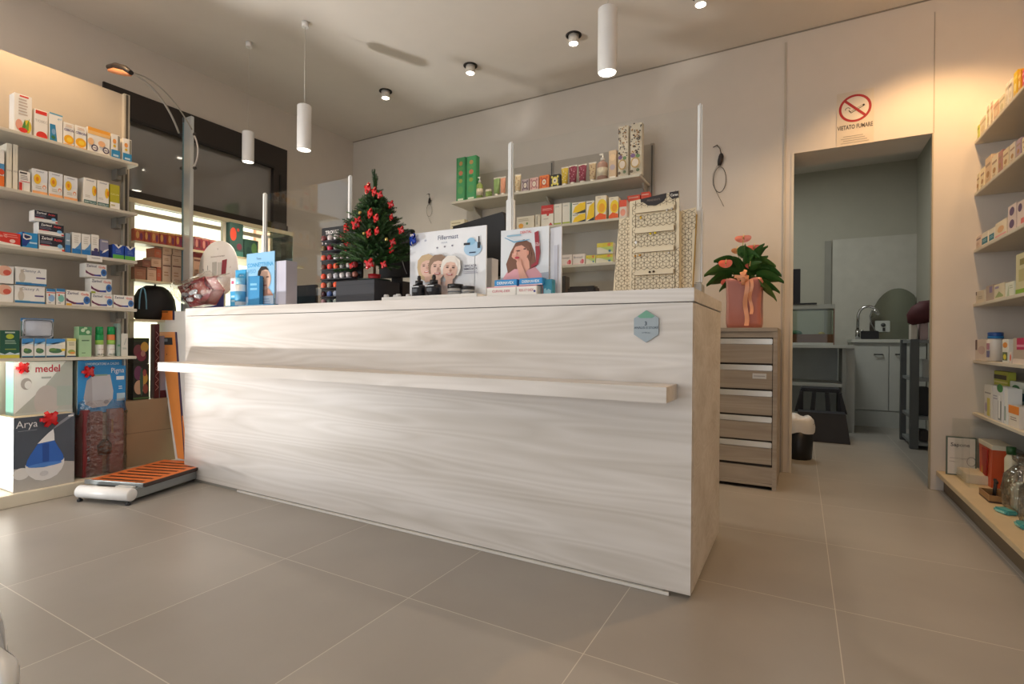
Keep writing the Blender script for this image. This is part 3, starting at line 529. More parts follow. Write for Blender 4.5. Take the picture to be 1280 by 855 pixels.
# black domed bag on the lower shelf
b = MB(); vsl = []; n = 28; prof = [(0.0, .0), (.8, .0), (1.0, .10), (1.0, .35), (.93, .62), (.72, .86), (.4, .98), (.0, 1.0)]
b.lathe([(max(.001, .125*r), .215*z) for r, z in prof], M('#101014', .55), n=n, sy=.55)
p = onX(191, 380, UX-.05)
t2 = empty('handbag', (p.x+.02, p.y, UZ[2]+.001), PI/2, 'black rounded bag standing in the window display behind the scale', 'bag')
b.build('body', t2); MB().tube([(-.10+.02*math.cos(k/8*PI), -.072, .06+.13*math.sin(k/8*PI)) for k in range(9)], .004, '#6FA3BE', 8).build('piping', t2)
MB().tube([(.05+.05*math.cos(k/10*PI), 0, .205+.045*math.sin(k/10*PI)) for k in range(11)], .005, '#17171C', 8).build('handle', t2)
# dark floral gift tins, white bag and wine bag standing on the plinth, shipping cartons
def stk(px0, px1, top, bot, X, dep, z0, name, label, body, items):
    y0, y1 = onX(px0, 450, X).y, onX(px1, 450, X).y; h = onX((px0+px1)/2, top, X).z-z0
    return carton(name, (X-dep/2, (y0+y1)/2, z0), PI/2, y1-y0-.002, dep, h, body, items, label, 'box', 'gift packs under the side window')
FLO = [('e',.3,.75,.25,.2,'#6E3A60'),('e',.65,.6,.25,.18,'#C9A04A'),('e',.7,.75,.12,.1,'#9A4A4A'),('e',.35,.35,.3,.2,'#C9A78A'),('e',.75,.3,.16,.14,'#8E4A3A'),('r',0,.02,1,.07,'#4A6A3A'),('e',.5,.5,.1,.4,'#3A5A4A')]
BX = -3.40
ztop = onX(190, 499, BX).z
carton('shipping_carton', (BX-.046, (onX(148, 500, BX).y+onX(221, 500, BX).y)/2, .0605), PI/2, onX(221, 500, BX).y-onX(148, 500, BX).y, .09, ztop-.0605, M('#A08C70', .7), [('r',0,.50,1,.512,'#85725A')], 'plain brown shipping carton standing behind the orange scale', 'box', top='#B49A78')
stk(166.5, 187, 455, 495, BX-.02, .08, ztop+.001, 'gift_tin', 'dark floral gift box, lower of two beside the white bag', '#1F241F', FLO)
zz = onX(176, 455, BX-.02).z
stk(166.5, 186.5, 422.5, 455, BX-.02, .08, zz+.001, 'gift_tin', 'dark floral gift box, upper of two beside the white bag', '#1F241F', [('e',.3,.5,.3,.25,'#7A3F4A'),('e',.7,.65,.25,.2,'#C9A04A'),('e',.5,.3,.3,.2,'#7E3048'),('r',0,.85,1,.98,'#2E3E26'),('e',.6,.4,.15,.12,'#B0807A')])
stk(193, 199.5, 405, 498, BX-.02, .05, ztop+.001, 'gift_bag', 'narrow wine red bag with white chain pattern behind the scale', '#4E1A22', [('p',[(.2,.1*k),(.9,.1*k+.05),(.2,.1*k+.1),(.2,.1*k+.09),(.75,.1*k+.05),(.2,.1*k+.01)],'#B58A88') for k in range(1, 9)])
stk(200, 217, 420, 498, BX-.03, .05, ztop+.001, 'gift_bag', 'mauve grey bag with wine red base behind the scale column', '#A59AA8', [('r',0,0,1,.12,'#5A1C26')])
# cellophane wrapped wine red gift pack on the plinth
CEL = CLEAR('cellophane', '#F3EEEC', .9, .08, 38, .10)
WINE = M('#7E2A30', .35); WINE2 = M('#96605C', .35)
X = -3.335; za = .0605
t = empty('gift_basket', (X-.07, (onX(103, 550, X).y+onX(160, 550, X).y)/2, za), PI/2, 'wine red gift boxes wrapped in crinkled clear cellophane on the plinth', 'gift', 'gift packs under the side window')
w = onX(160, 550, X).y-onX(103, 550, X).y; h = onX(135, 508, X).z-za
b = MB(); b.box(-w/2+.005, -w*.33, -.065, .03, .001, h*.97, WINE, .003); b.box(-w*.33, -w*.04, -.055, .03, .001, h*.93, WINE2, .003); b.build('red_box', t)
b = MB(); b.box(w*.10, w*.42, -.06, .03, .001, h*.95, WINE2, .003); b.box(w*.22, w*.40, -.0615, -.060, h*.42, h*.46, '#C9A9A4'); b.box(w*.14, w*.18, -.0615, -.060, h*.6, h*.8, '#B58A60'); b.build('red_box', t)
b = MB(); b.box(-w*.04, w*.10, -.03, .03, .001, h*.9, M('#A99A88', .5), .003); b.build('bottle_box', t)
b = MB(); b.lathe([(.001, 0), (.034, 0), (.038, .05), (.02, .075), (.001, .08)], M('#4A3A34', .4), (w*.0, -.045, h*.3), 16); b.build('ornament', t)
b = MB(); vs_ = []; nx, nz = 26, 16
for i in range(nx+1):
    for j in range(nz+1):
        a = -PI*.02+(PI*1.04)*i/nx; v = j/nz
        r_ = (1 if v < .8 else 1-.5*(v-.8))*(1+.06*mnoise.noise(Vector((i*.7, j*.6, 1))))
        vs_.append((-math.cos(a)*(w/2+.012)*r_, -math.sin(a)**.6*.082*r_ if math.sin(a) > 0 else 0, h*1.10*v*(1+.04*mnoise.noise(Vector((i*.9, 3, 0))))))
b.add(vs_, [(i*(nz+1)+j, (i+1)*(nz+1)+j, (i+1)*(nz+1)+j+1, i*(nz+1)+j+1) for i in range(nx) for j in range(nz)], CEL, True); b.build('cellophane', t)

# ---------------------------------------------------------------- orange body scale
ORG = M('#F08A3C', .4); ORG2 = M('#EE9A50', .4); SW = M('#E9E9E8', .3); SG = M('#9AA0A2', .35, .4)
f0 = onZ(102, 626, 0); f1 = onZ(158, 632, 0); ang = math.atan2(f1.y-f0.y, f1.x-f0.x)+.06
oc = (f0+f1)/2
t = empty('body_scale', (oc.x, oc.y, 0), ang, 'orange and white weighing scale with slatted platform and height pole', 'scale')
fl = (f1-f0).length/2
MB().lathe([(.001, -.155), (.026, -.155), (.031, -.150), (.031, .150), (.026, .155), (.001, .155)], SW, n=28).build('roller', t).rotation_euler = (0, PI/2, 0)
t.children[-1].location = (0, .01, .047)
for s in (-1, 1):
    MB().lathe([(.009, 0), (.012, .002), (.012, .010), (.006, .012), (.006, .02)], '#2A2A2C', (s*fl, 0, 0), 16).build('foot', t)
PL = .47
b = MB(); 
for s in (-1, 1): b.box(s*.12-.02, s*.12+.02, .035, PL+.05, .018, .066, SG, .004)
b.box(-.10, .10, .015, .035, .04, .06, SG, .002); b.build('frame', t)
b = MB(); b.box(-.19, .15, .075, .075+PL, .067, .084, M('#D8743A', .45), .003)
for k in range(8): b.box(-.150, .115, .105+k*.052, .121+k*.052, .0838, .0846, '#1A100C')
b.box(-.19, .15, .0755, .0745+PL, .064, .0665, '#3A2A24'); b.box(-.195, .155, .068, .076, .066, .088, SG); b.box(.149, .156, .068, .075+PL, .070, .084, '#4A3A36'); b.build('platform', t)
MB().box(.02, .12, .038, .066, .066, .074, '#D9DBDC', .002).build('lever', t)
# column, drawn where it stands behind the platform
def sp(name, mb): o = mb.build(name, t); o.matrix_parent_inverse = (Matrix.Translation(t.location) @ Matrix.Rotation(ang, 4, 'Z')).inverted(); return o
CYY = 1.76
q = lambda x, y: (lambda p: (p.x, p.z))(onY(x, y, CYY))
zc = .07
cl, cr = q(221, 560), q(231, 560)
b = MB(); b.prism([(q(196, 389)[0], q(196, 389)[1]), (q(197, 412)[0], q(197, 412)[1]), (cl[0]-.012, zc), (cl[0]+.10, zc), (q(232, 412)[0]+.02, q(232, 412)[1]), (q(232, 389)[0]+.02, q(232, 389)[1])], CYY, CYY+.07, SW); sp('column', b)
b = MB(); b.prism([q(200, 415), (q(223, 604)[0], zc+.02), (q(235, 604)[0], zc+.02), q(226.5, 500), q(220.5, 415)], CYY-.006, CYY-.0005, ORG2)
b.prism([q(196.5, 388.5), q(198.5, 400), q(217, 400), q(217, 388.5)], CYY-.006, CYY-.0005, ORG); b.prism([q(220, 415), q(226, 500), q(234, 604), q(235.2, 604), q(227.3, 500), q(221.3, 415)], CYY-.0065, CYY-.0005, '#4A3A5A'); b.prism([q(217, 388), q(217, 400), q(218.3, 400), q(218.3, 388)], CYY-.0065, CYY-.0005, '#2F2A4A'); sp('front_panel', b)
b = MB(); b.prism([q(205, 422), q(205, 431), q(217, 431), q(216.5, 422)], CYY-.0075, CYY-.006, '#33383C'); b.prism([q(206.5, 423.5), q(206.5, 427), q(211, 427), q(211, 423.5)], CYY-.0082, CYY-.0075, '#8E9BA4'); sp('display', b)
b = MB(); b.prism([q(202, 389.5), q(202, 390.6), q(211, 390.6), q(211, 389.5)], CYY-.0068, CYY-.006, '#3A2A20'); sp('slot', b)
b = MB(); e0 = onY(210, 443, CYY); b.sph((e0.x, CYY-.006, e0.z), .003, '#3A2A20', 8); sp('button', b)
PY = 1.87; pa, pb = onY(228, 200, PY), onY(238, 200, PY); pt = onY(234, 146, PY).z
b = MB(); b.box(pa.x, pb.x, PY, PY+.022, .07, pt, M('#C3C7C8', .3, .5), .003); b.box(pa.x+.002, pa.x+.016, PY-.003, PY, .9, pt-.03, '#6E8E96')
k = .92
while k < pt-.04: b.box(pa.x+.004, pa.x+.014, PY-.0045, PY-.003, k, k+.0035, '#22282C'); k += .0085
b.box(pa.x+.002, pa.x+.018, PY-.004, PY+.002, pt-.03, pt+.004, '#4A4E52'); sp('height_pole', b)
for (x, y) in ((225, 168), (241.5, 167.5), (225, 210), (241.5, 209.5)):
    p = onY(x, y, PY); b = MB(); b.sph((p.x, PY+.01, p.z), .012, '#2A2422', 10); sp('clamp', b)
b = MB(); HY = 1.42
hp = onY(151, 88, HY); tp = onY(236, 150, PY)
def arc(p0, p1, p2, n=16): return [((1-i/n)**2*Vector(p0)+2*(1-i/n)*(i/n)*Vector(p1)+(i/n)**2*Vector(p2)) for i in range(n+1)]
P = lambda x, y, Y: onY(x, y, Y)
b.tube(arc(P(163, 90, HY), P(203, 110, 1.65), P(223.5, 166, PY)), .0062, M('#B9B3B0', .4), 8); b.tube(arc(P(163, 90, HY), P(205, 98, 1.65), P(240, 162, PY)), .0040, M('#A59F96', .4), 8)
b.tube(arc(P(243, 170, PY), P(252, 188, PY), P(243, 208, PY)), .005, M('#B9B3B0', .4), 8); sp('arm', b)
b = MB(); b.tube([P(136, 84, HY), P(145, 83, HY), P(156, 86, HY), P(164, 91, HY)], [.014, .019, .018, .012], M('#241C18', .5), 12); sp('sensor_head', b)
b = MB(); b.tube([P(136.5, 88, HY), P(145, 88.5, HY), P(156, 91, HY), P(163, 93.5, HY)], [.009, .017, .017, .008], M('#D08A5E', .5), 12); sp('sensor_base', b)
# ---------------------------------------------------------------- back wall shelves
SY = 3.42
t = empty('shelving_unit', (-1.72, 3.69, 0), 0, 'wall shelves on the back wall with a beige backing panel', 'shelving')
pin(t, MB().box(-2.50, -.935, 3.675, 3.699, .95, 2.215, M('#B5ACA0', .6), .002), 'back_panel')
for x in (-.925, -1.70): pin(t, MB().box(x-.012, x+.012, 3.664, 3.68, .95, 2.215, '#A49C92').box(x-.004, x+.004, 3.662, 3.664, .95, 2.2, '#4A4641'), 'upright')
SZ = (onY(700, 232.5, SY).z, onY(700, 280.5, SY).z, onY(740, 329.5, SY).z)
SX0, SX1 = -2.47, -.94
for z in SZ:
    pin(t, MB().box(SX0, SX1, SY-.012, 3.674, z-.018, z, SH, .002), 'shelf')
    for x in (-2.35, -1.69, -.96): pin(t, MB().prism([(3.672, z-.10), (3.672, z-.019), (3.55, z-.019), (3.58, z-.05), (3.65, z-.075)], x-.006, x+.006, '#B3ACA1', 'yz'), 'bracket')
GB1, GB2, GB3 = 'toiletries on the top back shelf', 'boxes on the middle back shelf', 'boxes on the lowest back shelf'
def bsf(si, p0, p1, top, dep, name, label, body, items, group, Y=SY+.01, z=None, cat='box'):
    z0 = SZ[si] if z is None else z
    x0, x1 = onY(p0, 250, Y).x, onY(p1, 250, Y).x; h = onY((p0+p1)/2, top, Y).z-z0
    return carton(name, ((x0+x1)/2, Y+dep/2, z0+.0003), 0, x1-x0-.002, dep, h, body, items, label, cat, group)
GRN = [('e',.5,.86,.2,.05,'#B4905A'),('e',.5,.64,.22,.055,'#C07A5A'),('e',.5,.46,.2,.05,'#8FA350'),('r',.06,0,.1,1,'#2F7A4A'),('r',.9,0,.94,1,'#2F7A4A'),('r',.2,.02,.8,.06,'#D8E0C8'),('e',.5,.25,.3,.09,'#5FA060'),('e',.5,.74,.3,.04,'#5FA060'),('e',.5,.55,.25,.03,'#2F8A50')]
bsf(0, 570, 581.5, 197, .05, 'gift_box', 'tall green patterned box, left one of two on the top back shelf', '#4C9A64', GRN, GB1)
bsf(0, 582.5, 595, 195, .05, 'gift_box', 'tall green patterned box, right one of two on the top back shelf', '#4FA068', GRN, GB1)
def pump(p0, p1, top, m, label, cap='#E9E4DA', Y=SY+.03):
    x0, x1 = onY(p0, 250, Y).x, onY(p1, 250, Y).x; r = (x1-x0)/2; h = onY((p0+p1)/2, top, Y).z-SZ[0]
    t = empty('pump_bottle', ((x0+x1)/2, Y, SZ[0]+.0003), 0, label, 'bottle', GB1)
    MB().lathe([(.001, 0), (r, .001), (r, h*.6), (r*.8, h*.66), (r*.35, h*.7), (r*.35, h*.74)], m, n=18).lathe([(r*1.01, h*.15), (r*1.01, h*.45)], '#D9CDB4', n=18).build('body', t)
    MB().lathe([(r*.4, h*.73), (r*.4, h*.82), (r*.12, h*.83), (r*.12, h*.95)], cap, n=12).box(-r*.6, r*.15, -.004, .004, h*.94, h, cap, .001).build('pump', t)
pump(596, 603, 221, '#93A85A', 'green pump bottle right of the tall green boxes')
x = onY(611, 250, SY+.03).x; t = empty('cream_jar', (x, SY+.03, SZ[0]+.0003), 0, 'green cream jar with a cream lid on the top back shelf', 'jar', GB1)
r = .026; MB().lathe([(.001, 0), (r, .001), (r, .045)], '#8FA55C', n=20).build('body', t); MB().lathe([(r, .0455), (r*1.04, .047), (r*1.04, .062), (.001, .062)], '#E5DDC6', n=20).build('lid', t)
def tubeb(p0, p1, top, m, label, Y=SY+.03, dots=None):
    x0, x1 = onY(p0, 250, Y).x, onY(p1, 250, Y).x; w = (x1-x0); h = onY((p0+p1)/2, top, Y).z-SZ[0]
    t = empty('cream_tube', ((x0+x1)/2, Y, SZ[0]+.0003), 0, label, 'tube', GB1)
    b = MB(); n = 16; vs_ = []; L_ = [(h*.14, .62, .62), (h*.16, .78, .7), (h*.5, .9, .5), (h*.85, 1, .15), (h, 1, .04)]
    for z, a, d in L_:
        for k in range(n): th = 2*PI*k/n; vs_.append((w/2*a*math.cos(th), w/2*d*math.sin(th), z))
    b.add(vs_, [(j*n+k, j*n+(k+1) % n, (j+1)*n+(k+1) % n, (j+1)*n+k) for j in range(len(L_)-1) for k in range(n)]+[tuple(range((len(L_)-1)*n, len(L_)*n))], m, True)
    b.box(-w/2, w/2, -.002, .002, h*.93, h, '#E6DDD0')
    for k in range(8 if dots else 0):
        b.sph((w*.28*math.cos(k*2.4), -w*(.38-.02*k), h*(.25+.08*k)), .004, dots, 6, (1, .3, 1))
    b.build('body', t); MB().lathe([(w*.32, 0), (w*.30, h*.14), (.001, h*.141)], '#EBE4D8', n=16).build('cap', t)
tubeb(617, 625, 222, '#8FAA6A', 'green tube between the cream jar and the orange tube')
tubeb(625.5, 632, 221, '#E5A283', 'pale orange tube left of the white screen post')
tubeb(643.5, 651, 218, '#DCC49A', 'cream coloured tube right of the white screen post', dots='#C08A5A')
for p0, p1, tp, cc, c2, lab in ((651.5, 661, 224, '#B9A8A8', '#6E5A66', 'grey soap box, first of four square ones'), (662, 673, 222, '#D9B0A8', '#B07A7A', 'pink soap box, second of four square ones'), (674, 686, 219, '#E07A3A', '#C0502A', 'orange soap box, third of four square ones'), (687.5, 699.5, 218, '#2A2A2A', '#E0D060', 'black and yellow soap box, fourth of four square ones')):
    bsf(0, p0, p1, tp, .04, 'soap_box', lab, cc, [('e',.5,.5,.32,.32,c2),('e',.5,.5,.2,.2,'#E6DCC8'),('e',.2,.2,.1,.1,c2),('e',.8,.8,.1,.1,c2),('e',.2,.8,.1,.1,c2),('e',.8,.2,.1,.1,c2),('e',.5,.5,.08,.08,cc)], GB1)
tubeb(701.5, 710, 209, '#D8B83A', 'yellow tube right of the square soap boxes', dots='#F0E8C0')
tubeb(711, 721, 207, '#8A2E44', 'left one of two dark red tubes on the top back shelf', dots='#D9A0A8')
tubeb(723, 733, 205.5, '#8A2E44', 'right one of two dark red tubes on the top back shelf', dots='#D9A0A8')
tubeb(736, 745, 203, '#C9B08A', 'beige tube left of the round pump bottle', dots='#8A5A4A')
pump(746.5, 759, 192, '#B08A7A', 'round brown pink pump bottle near the right end of the top shelf')
bsf(0, 760.5, 770, 188, .035, 'gift_box', 'peach patterned box left of the two tall leopard boxes', '#D9BC9A', [('e',.5,.75,.4,.12,'#E9C9A0'),('e',.5,.4,.35,.1,'#B9A9B0'),('r',.1,0,.9,.08,'#EBE4D8')], GB1)
def leo(p0, p1, top, label):
    it = []
    random.seed(int(p0))
    for i in range(60):
        u, v = random.random()*.9+.05, .40+.58*random.random(); it.append(('e', u, v, .045+.03*random.random(), .010+.006*random.random(), '#3A2E28' if i % 3 else '#A87E4E'))
    it += [('e',.5,.22,.40,.10,'#B99A5A'),('e',.5,.22,.30,.075,'#DCCFC0'),('e',.3,.36,.2,.04,'#7A5A8A'),('e',.75,.34,.18,.035,'#6A8A5A'),('e',.2,.06,.15,.03,'#6A5A4A'),('e',.75,.07,.15,.03,'#5A6A4A')]
    bsf(0, p0, p1, top, .045, 'gift_box', label, '#DCD2BE', it, GB1)
leo(772.5, 785, 157.5, 'tall leopard spotted gift box, left of the pair'); leo(787.5, 802, 154, 'tall leopard spotted gift box, right of the pair')
# middle shelf
bsf(1, 563, 581, 275, .05, 'supplement_box', 'pale yellow box partly behind the black monitor, middle back shelf', '#E6DCC0', [('l',.1,.4,.8,.9,3,'#BBAE90')], GB2)
bsf(1, 646, 668, 270.5, .05, 'supplement_box', 'low pale box with small orange picture above the woman poster', '#DDD3C0', [('e',.25,.25,.14,.2,'#E6A23A'),('l',.1,.6,.7,.85,2,'#B5A890'),('e',.6,.4,.06,.1,'#7E9A5A')], GB2)
bsf(1, 669, 675.5, 268, .05, 'supplement_box', 'narrow pale box beside the red topped box', '#D5CBB9', [('r',.3,.2,.45,.9,'#8E8A80')], GB2)
bsf(1, 676.5, 692, 256.5, .05, 'medicine_box', 'white box with a red block on top, middle back shelf', '#E9E2D6', [('r',0,.58,1,1,'#C0302E'),('l',.1,.74,.9,.86,2,'#E0A09A'),('e',.55,.54,.1,.06,'#C0302E'),('p',[(.6,0),(.78,.16),(1,0)],'#C23A44'),('l',.2,.3,.6,.4,1,'#C9BDB0')], GB2)
for p0, p1, tp, w in ((692.6, 702.5, 255, 'left'), (703, 713.5, 253.5, 'right')):
    bsf(1, p0, p1, tp, .05, 'medicine_box', w+' one of two plain white boxes with a green foot', '#E3DDD2', [('r',0,0,1,.1,'#A8B848'),('t','name',.4,.88,.07,'#6E8A8A'),('r',.92,0,1,1,'#6E9A90' if w == 'right' else '#E3DDD2')], GB2)
YEL = [('p',[(.1,.1),(1,.1),(1,.95),(.6,.9),(.25,.6)],'#F2C81E'),('p',[(.2,0),(1,.3),(1,0)],'#26303A'),('r',0,0,.04,1,'#3F8A7A'),('l',.1,.8,.5,.92,1,'#5A5A5A')]
bsf(1, 714.2, 732, 267, .05, 'medicine_box', 'yellow and white box, lower of two flat ones on the middle shelf', '#EFE8DA', YEL, GB2)
zt = onY(723, 267, SY+.01).z+.0012
bsf(1, 714.2, 732, 252.8, .05, 'medicine_box', 'yellow and white box, upper of two flat ones on the middle shelf', '#EFE8DA', YEL, GB2, z=zt)
bsf(1, 732.6, 743, 251, .05, 'medicine_box', 'upright yellow box with black wave beside the flat pair', '#EFE8DA', [('p',[(.05,.1),(1,.1),(1,.92),(.4,.75)],'#F2C81E'),('p',[(0,0),(1,.2),(1,0)],'#26303A'),('l',.1,.84,.7,.93,1,'#6A5A4A')], GB2)
CIT = [('e',.6,.55,.45,.3,'#F5D22E'),('e',.6,.5,.28,.18,'#F0A81E'),('p',[(0,0),(1,0),(1,.2),(.4,.3),(0,.15)],'#E8602A'),('t','citro',.35,.92,.05,'#5A5A6A')]
bsf(1, 744, 758, 244.5, .06, 'supplement_box', 'tallest citrus yellow box on the middle back shelf', '#EDE2CC', CIT, GB2)
bsf(1, 761, 773, 246, .06, 'supplement_box', 'shorter citrus yellow box left of the orange boxes', '#EDE2CC', CIT, GB2)
bsf(1, 774, 783.5, 250, .05, 'medicine_box', 'coral and white box left of the earring stand', '#E9D8CC', [('r',0,.62,1,1,'#E85A40'),('e',.5,.3,.35,.2,'#F0A08A')], GB2)
bsf(1, 784, 800, 244, .05, 'medicine_box', 'coral box half hidden behind the earring stand', '#E8583E', [('l',.1,.85,.9,.95,1,'#F5B8A8'),('r',0,0,1,.7,'#EBDDD0')], GB2, Y=SY+.07)
bsf(1, 801, 812, 240, .05, 'medicine_box', 'coral box above the black top of the earring stand', '#E2523A', [('l',.1,.85,.9,.95,1,'#F5B8A8')], GB2, Y=SY+.07)
# lowest shelf
BRO = [('t','Brosopt',.45,.72,.2,'#5A4A58'),('e',.8,.3,.12,.22,'#D9585E'),('e',.68,.25,.08,.15,'#E08A8E'),('r',0,.05,.5,.12,'#E9C9C4')]
bsf(2, 694, 699, 319.5, .05, 'medicine_box', 'box end with a yellow mark left of the two pink white boxes', '#E6DDD4', [('e',.5,.3,.4,.25,'#D8C83A')], GB3)
for p0, p1, tp, w in ((699.8, 716, 318.5, 'left'), (716.6, 732, 317.5, 'right')):
    bsf(2, p0, p1, tp, .05, 'medicine_box', w+' one of two pink white boxes on the lowest back shelf', '#E9DCD4', BRO, GB3)
YG = [('r',0,.62,1,1,'#D8C81E'),('e',.75,.82,.1,.15,'#E0803A'),('p',[(.2,.62),(1,.62),(1,.1)],'#B8CF6A'),('e',.8,.25,.08,.12,'#3F7A9A')]
bsf(2, 732.8, 745, 319, .04, 'medicine_box', 'left front yellow and green box on the lowest back shelf', '#E6E0C8', YG, GB3)
bsf(2, 745.4, 767, 318, .05, 'medicine_box', 'lower yellow green box beside the earring stand', '#E6E0C8', YG, GB3)
zt = onY(756, 317.5, SY+.01).z+.001
bsf(2, 746.5, 767, 303.5, .05, 'medicine_box', 'upper yellow green box beside the earring stand', '#E6E0C8', YG, GB3, z=zt)

# cable ends hanging on the back wall
def hang(px, py, s, label):
    p = onY(px, py, 3.699); t = empty('cable_end', (p.x, 3.70, p.z), 0, label, 'cable')
    f = lambda dx, dz, y=-.02: (dx*s, y, -dz*s)
    MB().lathe([(.004, 0), (.004, .02)], '#8A8378', n=8).build('hook', t).rotation_euler = (PI/2, 0, 0)
    MB().tube([f(-.03, .01), f(0, -.003), f(.02, .03), f(.03, .07)], .004*s, '#4A443E', 8).build('lead', t)
    MB().tube([f(.03, .07), f(.03, .09), f(.022, .13), f(.016, .16)], [.012*s, .019*s, .019*s, .012*s], M('#231A1A', .5), 12).build('plug', t)
    MB().tube([f(.02+.045*math.sin(a), .27-.10*math.cos(a), -.018+.006*math.sin(a)) for a in [k*PI/12 for k in range(24)]], .0028*s, '#5A554E', 6, True).build('wire_loop', t)
    MB().tube([f(.0, .16), f(-.03, .22), f(-.03, .3), f(-.005, .36), f(.05, .48, -.008)], .0018*s, '#7A746A', 6).build('wire', t)
hang(897, 183, .85, 'black plug and wire loop hanging on the wall left of the doorway')
hang(537, 243, .55, 'small black plug hanging on the wall left of the green boxes')

# ---------------------------------------------------------------- drawer cabinet and plant
b = MB(); DY = 3.20; dx0, dx1, dt = -.62, -.111, .90
t = empty('drawer_cabinet', (-.37, DY, 0), 0, 'greige wooden drawer cabinet with silver handle strips behind the counter end', 'cabinet')
pin(t, MB().box(dx0, dx1, DY-.012, 3.65, dt-.022, dt, OAKD, .001), 'top_board'); pin(t, MB().box(dx1-.022, dx1, DY-.008, 3.65, 0, dt-.0225, OAKD), 'side_board'); pin(t, MB().box(dx0, dx0+.022, DY-.008, 3.65, 0, dt-.0225, OAKD), 'side_board')
pin(t, MB().box(dx0+.0225, dx1-.0225, DY+.016, 3.65, .02, dt-.0225, '#4A4038'), 'carcass'); pin(t, MB().box(dx0+.0225, dx1-.0225, DY, DY+.015, .035, .125, OAKD), 'plinth'); pin(t, MB().box(dx0+.0225, dx1-.0225, DY-.004, DY+.015, .02, .034, OAKD), 'foot_rail')
pin(t, MB().box(dx0+.0225, dx1-.0225, DY, DY+.015, .845, dt-.0225, OAKD), 'top_rail')
zz = [.842, .695, .552, .408, .268, .135]
for k in range(5):
    d = MB().box(dx0+.025, dx1-.025, DY-.006, DY+.015, zz[k+1]+.006, zz[k]-.036, OAKD, .001)
    d = pin(t, d, 'drawer_front')
    hm = MB().box(dx0+.025, dx1-.025, DY-.008, DY+.012, zz[k]-.035, zz[k]-.004, M('#E6E6E4', .25, .3), .003).build('handle_strip', d)
    if k == 1: MB().box(-.235+0, -.165, DY-.0075, DY-.0062, .615, .645, '#D5D6DA').box(-.228, -.172, DY-.0079, DY-.0075, .628, .632, '#9A9CA4').build('name_label', d)
PC = onY(930, 400, 3.36)
t = empty('anthurium_plant', (PC.x, 3.38, dt+.001), 0, 'potted anthurium in pink wrapping with a pale orange ribbon on the drawer cabinet', 'plant')
PK = M('#BE7A70', .35); s = onY(955, 400, 3.38).x-onY(907, 400, 3.38).x; ph = onY(930, 352, 3.38).z-dt
b = MB(); n = 40; vs_ = []; 
for j, (k, z) in enumerate([(0.01, 0), (.92, 0), (.98, .03), (.97, ph*.5), (1.0, ph*.93), (1.04, ph), (.92, ph*.99), (.85, ph*.8)]):
    for i in range(n):
        a = 2*PI*i/n; q = 1/max(abs(math.cos(a)), abs(math.sin(a)))**.7; rr = s/2*k*q*.97*(1+.012*math.sin(9*a+j))
        vs_.append((rr*math.cos(a), rr*math.sin(a)*.9, z+(.012*math.sin(5*a) if j in (4, 5, 6) else 0)))
b.add(vs_, [(j*n+i, j*n+(i+1) % n, (j+1)*n+(i+1) % n, (j+1)*n+i) for j in range(7) for i in range(n)], PK, True); b.build('wrapped_pot', t)
MB().lathe([(.001, ph*.8), (s*.4, ph*.8)], '#3A2A20', n=20).build('soil', t)
RIB = M('#EFA880', .3)
b = MB()
for x0, x1, z1, z0 in ((.006, .030, ph*1.02, .012), (.034, .052, ph*1.0, ph*.28)):
    m_ = [(x0+.006*math.sin(k*.9), -s*.5-.004-.008*math.sin(k*.7), z1+(z0-z1)*k/10) for k in range(11)]
    v_ = []
    for p in m_: v_ += [p, (p[0]+x1-x0, p[1]-.002, p[2])]
    b.add(v_, [(2*k, 2*k+1, 2*k+3, 2*k+2) for k in range(10)], RIB, True)
b.build('ribbon', t)
bow(t, 'ribbon_bow', .0, ph*1.04, -s*.52, .045, RIB, 7)
LG = M('#3A642E', .35); LG2 = M('#5A7C3E', .4)
def leaf(parent, name, base, tip, wid, m, droop=.25, heart=False):
    B = Vector(base); T = Vector(tip); ax = T-B; L = ax.length; sd = ax.cross(Vector((0, 0, 1))); sd = (sd if sd.length > 1e-4 else Vector((1, 0, 0))).normalized(); up_ = sd.cross(ax).normalized(); sd = (sd*.55+up_*(-.83 if sd.y > 0 else .83)).normalized()
    vs_ = []; n = 9
    for i in range(n+1):
        u = i/n; wv = wid*(math.sin(PI*min(1, u*.92+.08))**.75)*(1.15-.5*u) if not heart else wid*(math.sin(PI*(.12+.88*u))**.6)
        c = B+ax*u+Vector((0, 0, L*droop*(math.sin(PI*u)*.9-u*u*.2)))
        for k in (-1, -.5, 0, .5, 1): vs_.append(c+sd*wv*k+Vector((0, 0, wid*.22*abs(k)-(.0 if k else .006))))
    MB().add(vs_, [(i*5+k, (i+1)*5+k, (i+1)*5+k+1, i*5+k+1) for i in range(n) for k in range(4)], m, True).build(name, parent, fix=False)
L0 = lambda px, py, y=0: (lambda p: Vector((p.x-PC.x, y, p.z-dt-.001)))(onY(px, py, 3.38+y))
leafs = [((915,335),(880,345),.028),((920,330),(892,327),.026),((915,345),(883,357),.03),((922,348),(899,364),.02),((940,325),(970,333),.022),((945,335),(977,345),.028),((945,345),(980,353),.028),((945,352),(975,366),.022),((950,355),(971,376),.02),((922,318),(949,322),.034),((930,345),(912,338),.022),((930,345),(945,352),.024),((918,338),(900,336),.022),((935,338),(952,328),.018),((924,352),(936,360),.022),((920,330),(935,344),.024),((938,350),(956,360),.026),((912,342),(893,350),.022)]
random.seed(5)
for i, (p, q_, w_) in enumerate(leafs):
    y0 = random.uniform(-.03, .02); leaf(t, 'leaf', L0(p[0], p[1], y0), L0(q_[0], q_[1], y0-random.uniform(.02, .09)), w_*1.5, LG if i % 4 else LG2, .04)
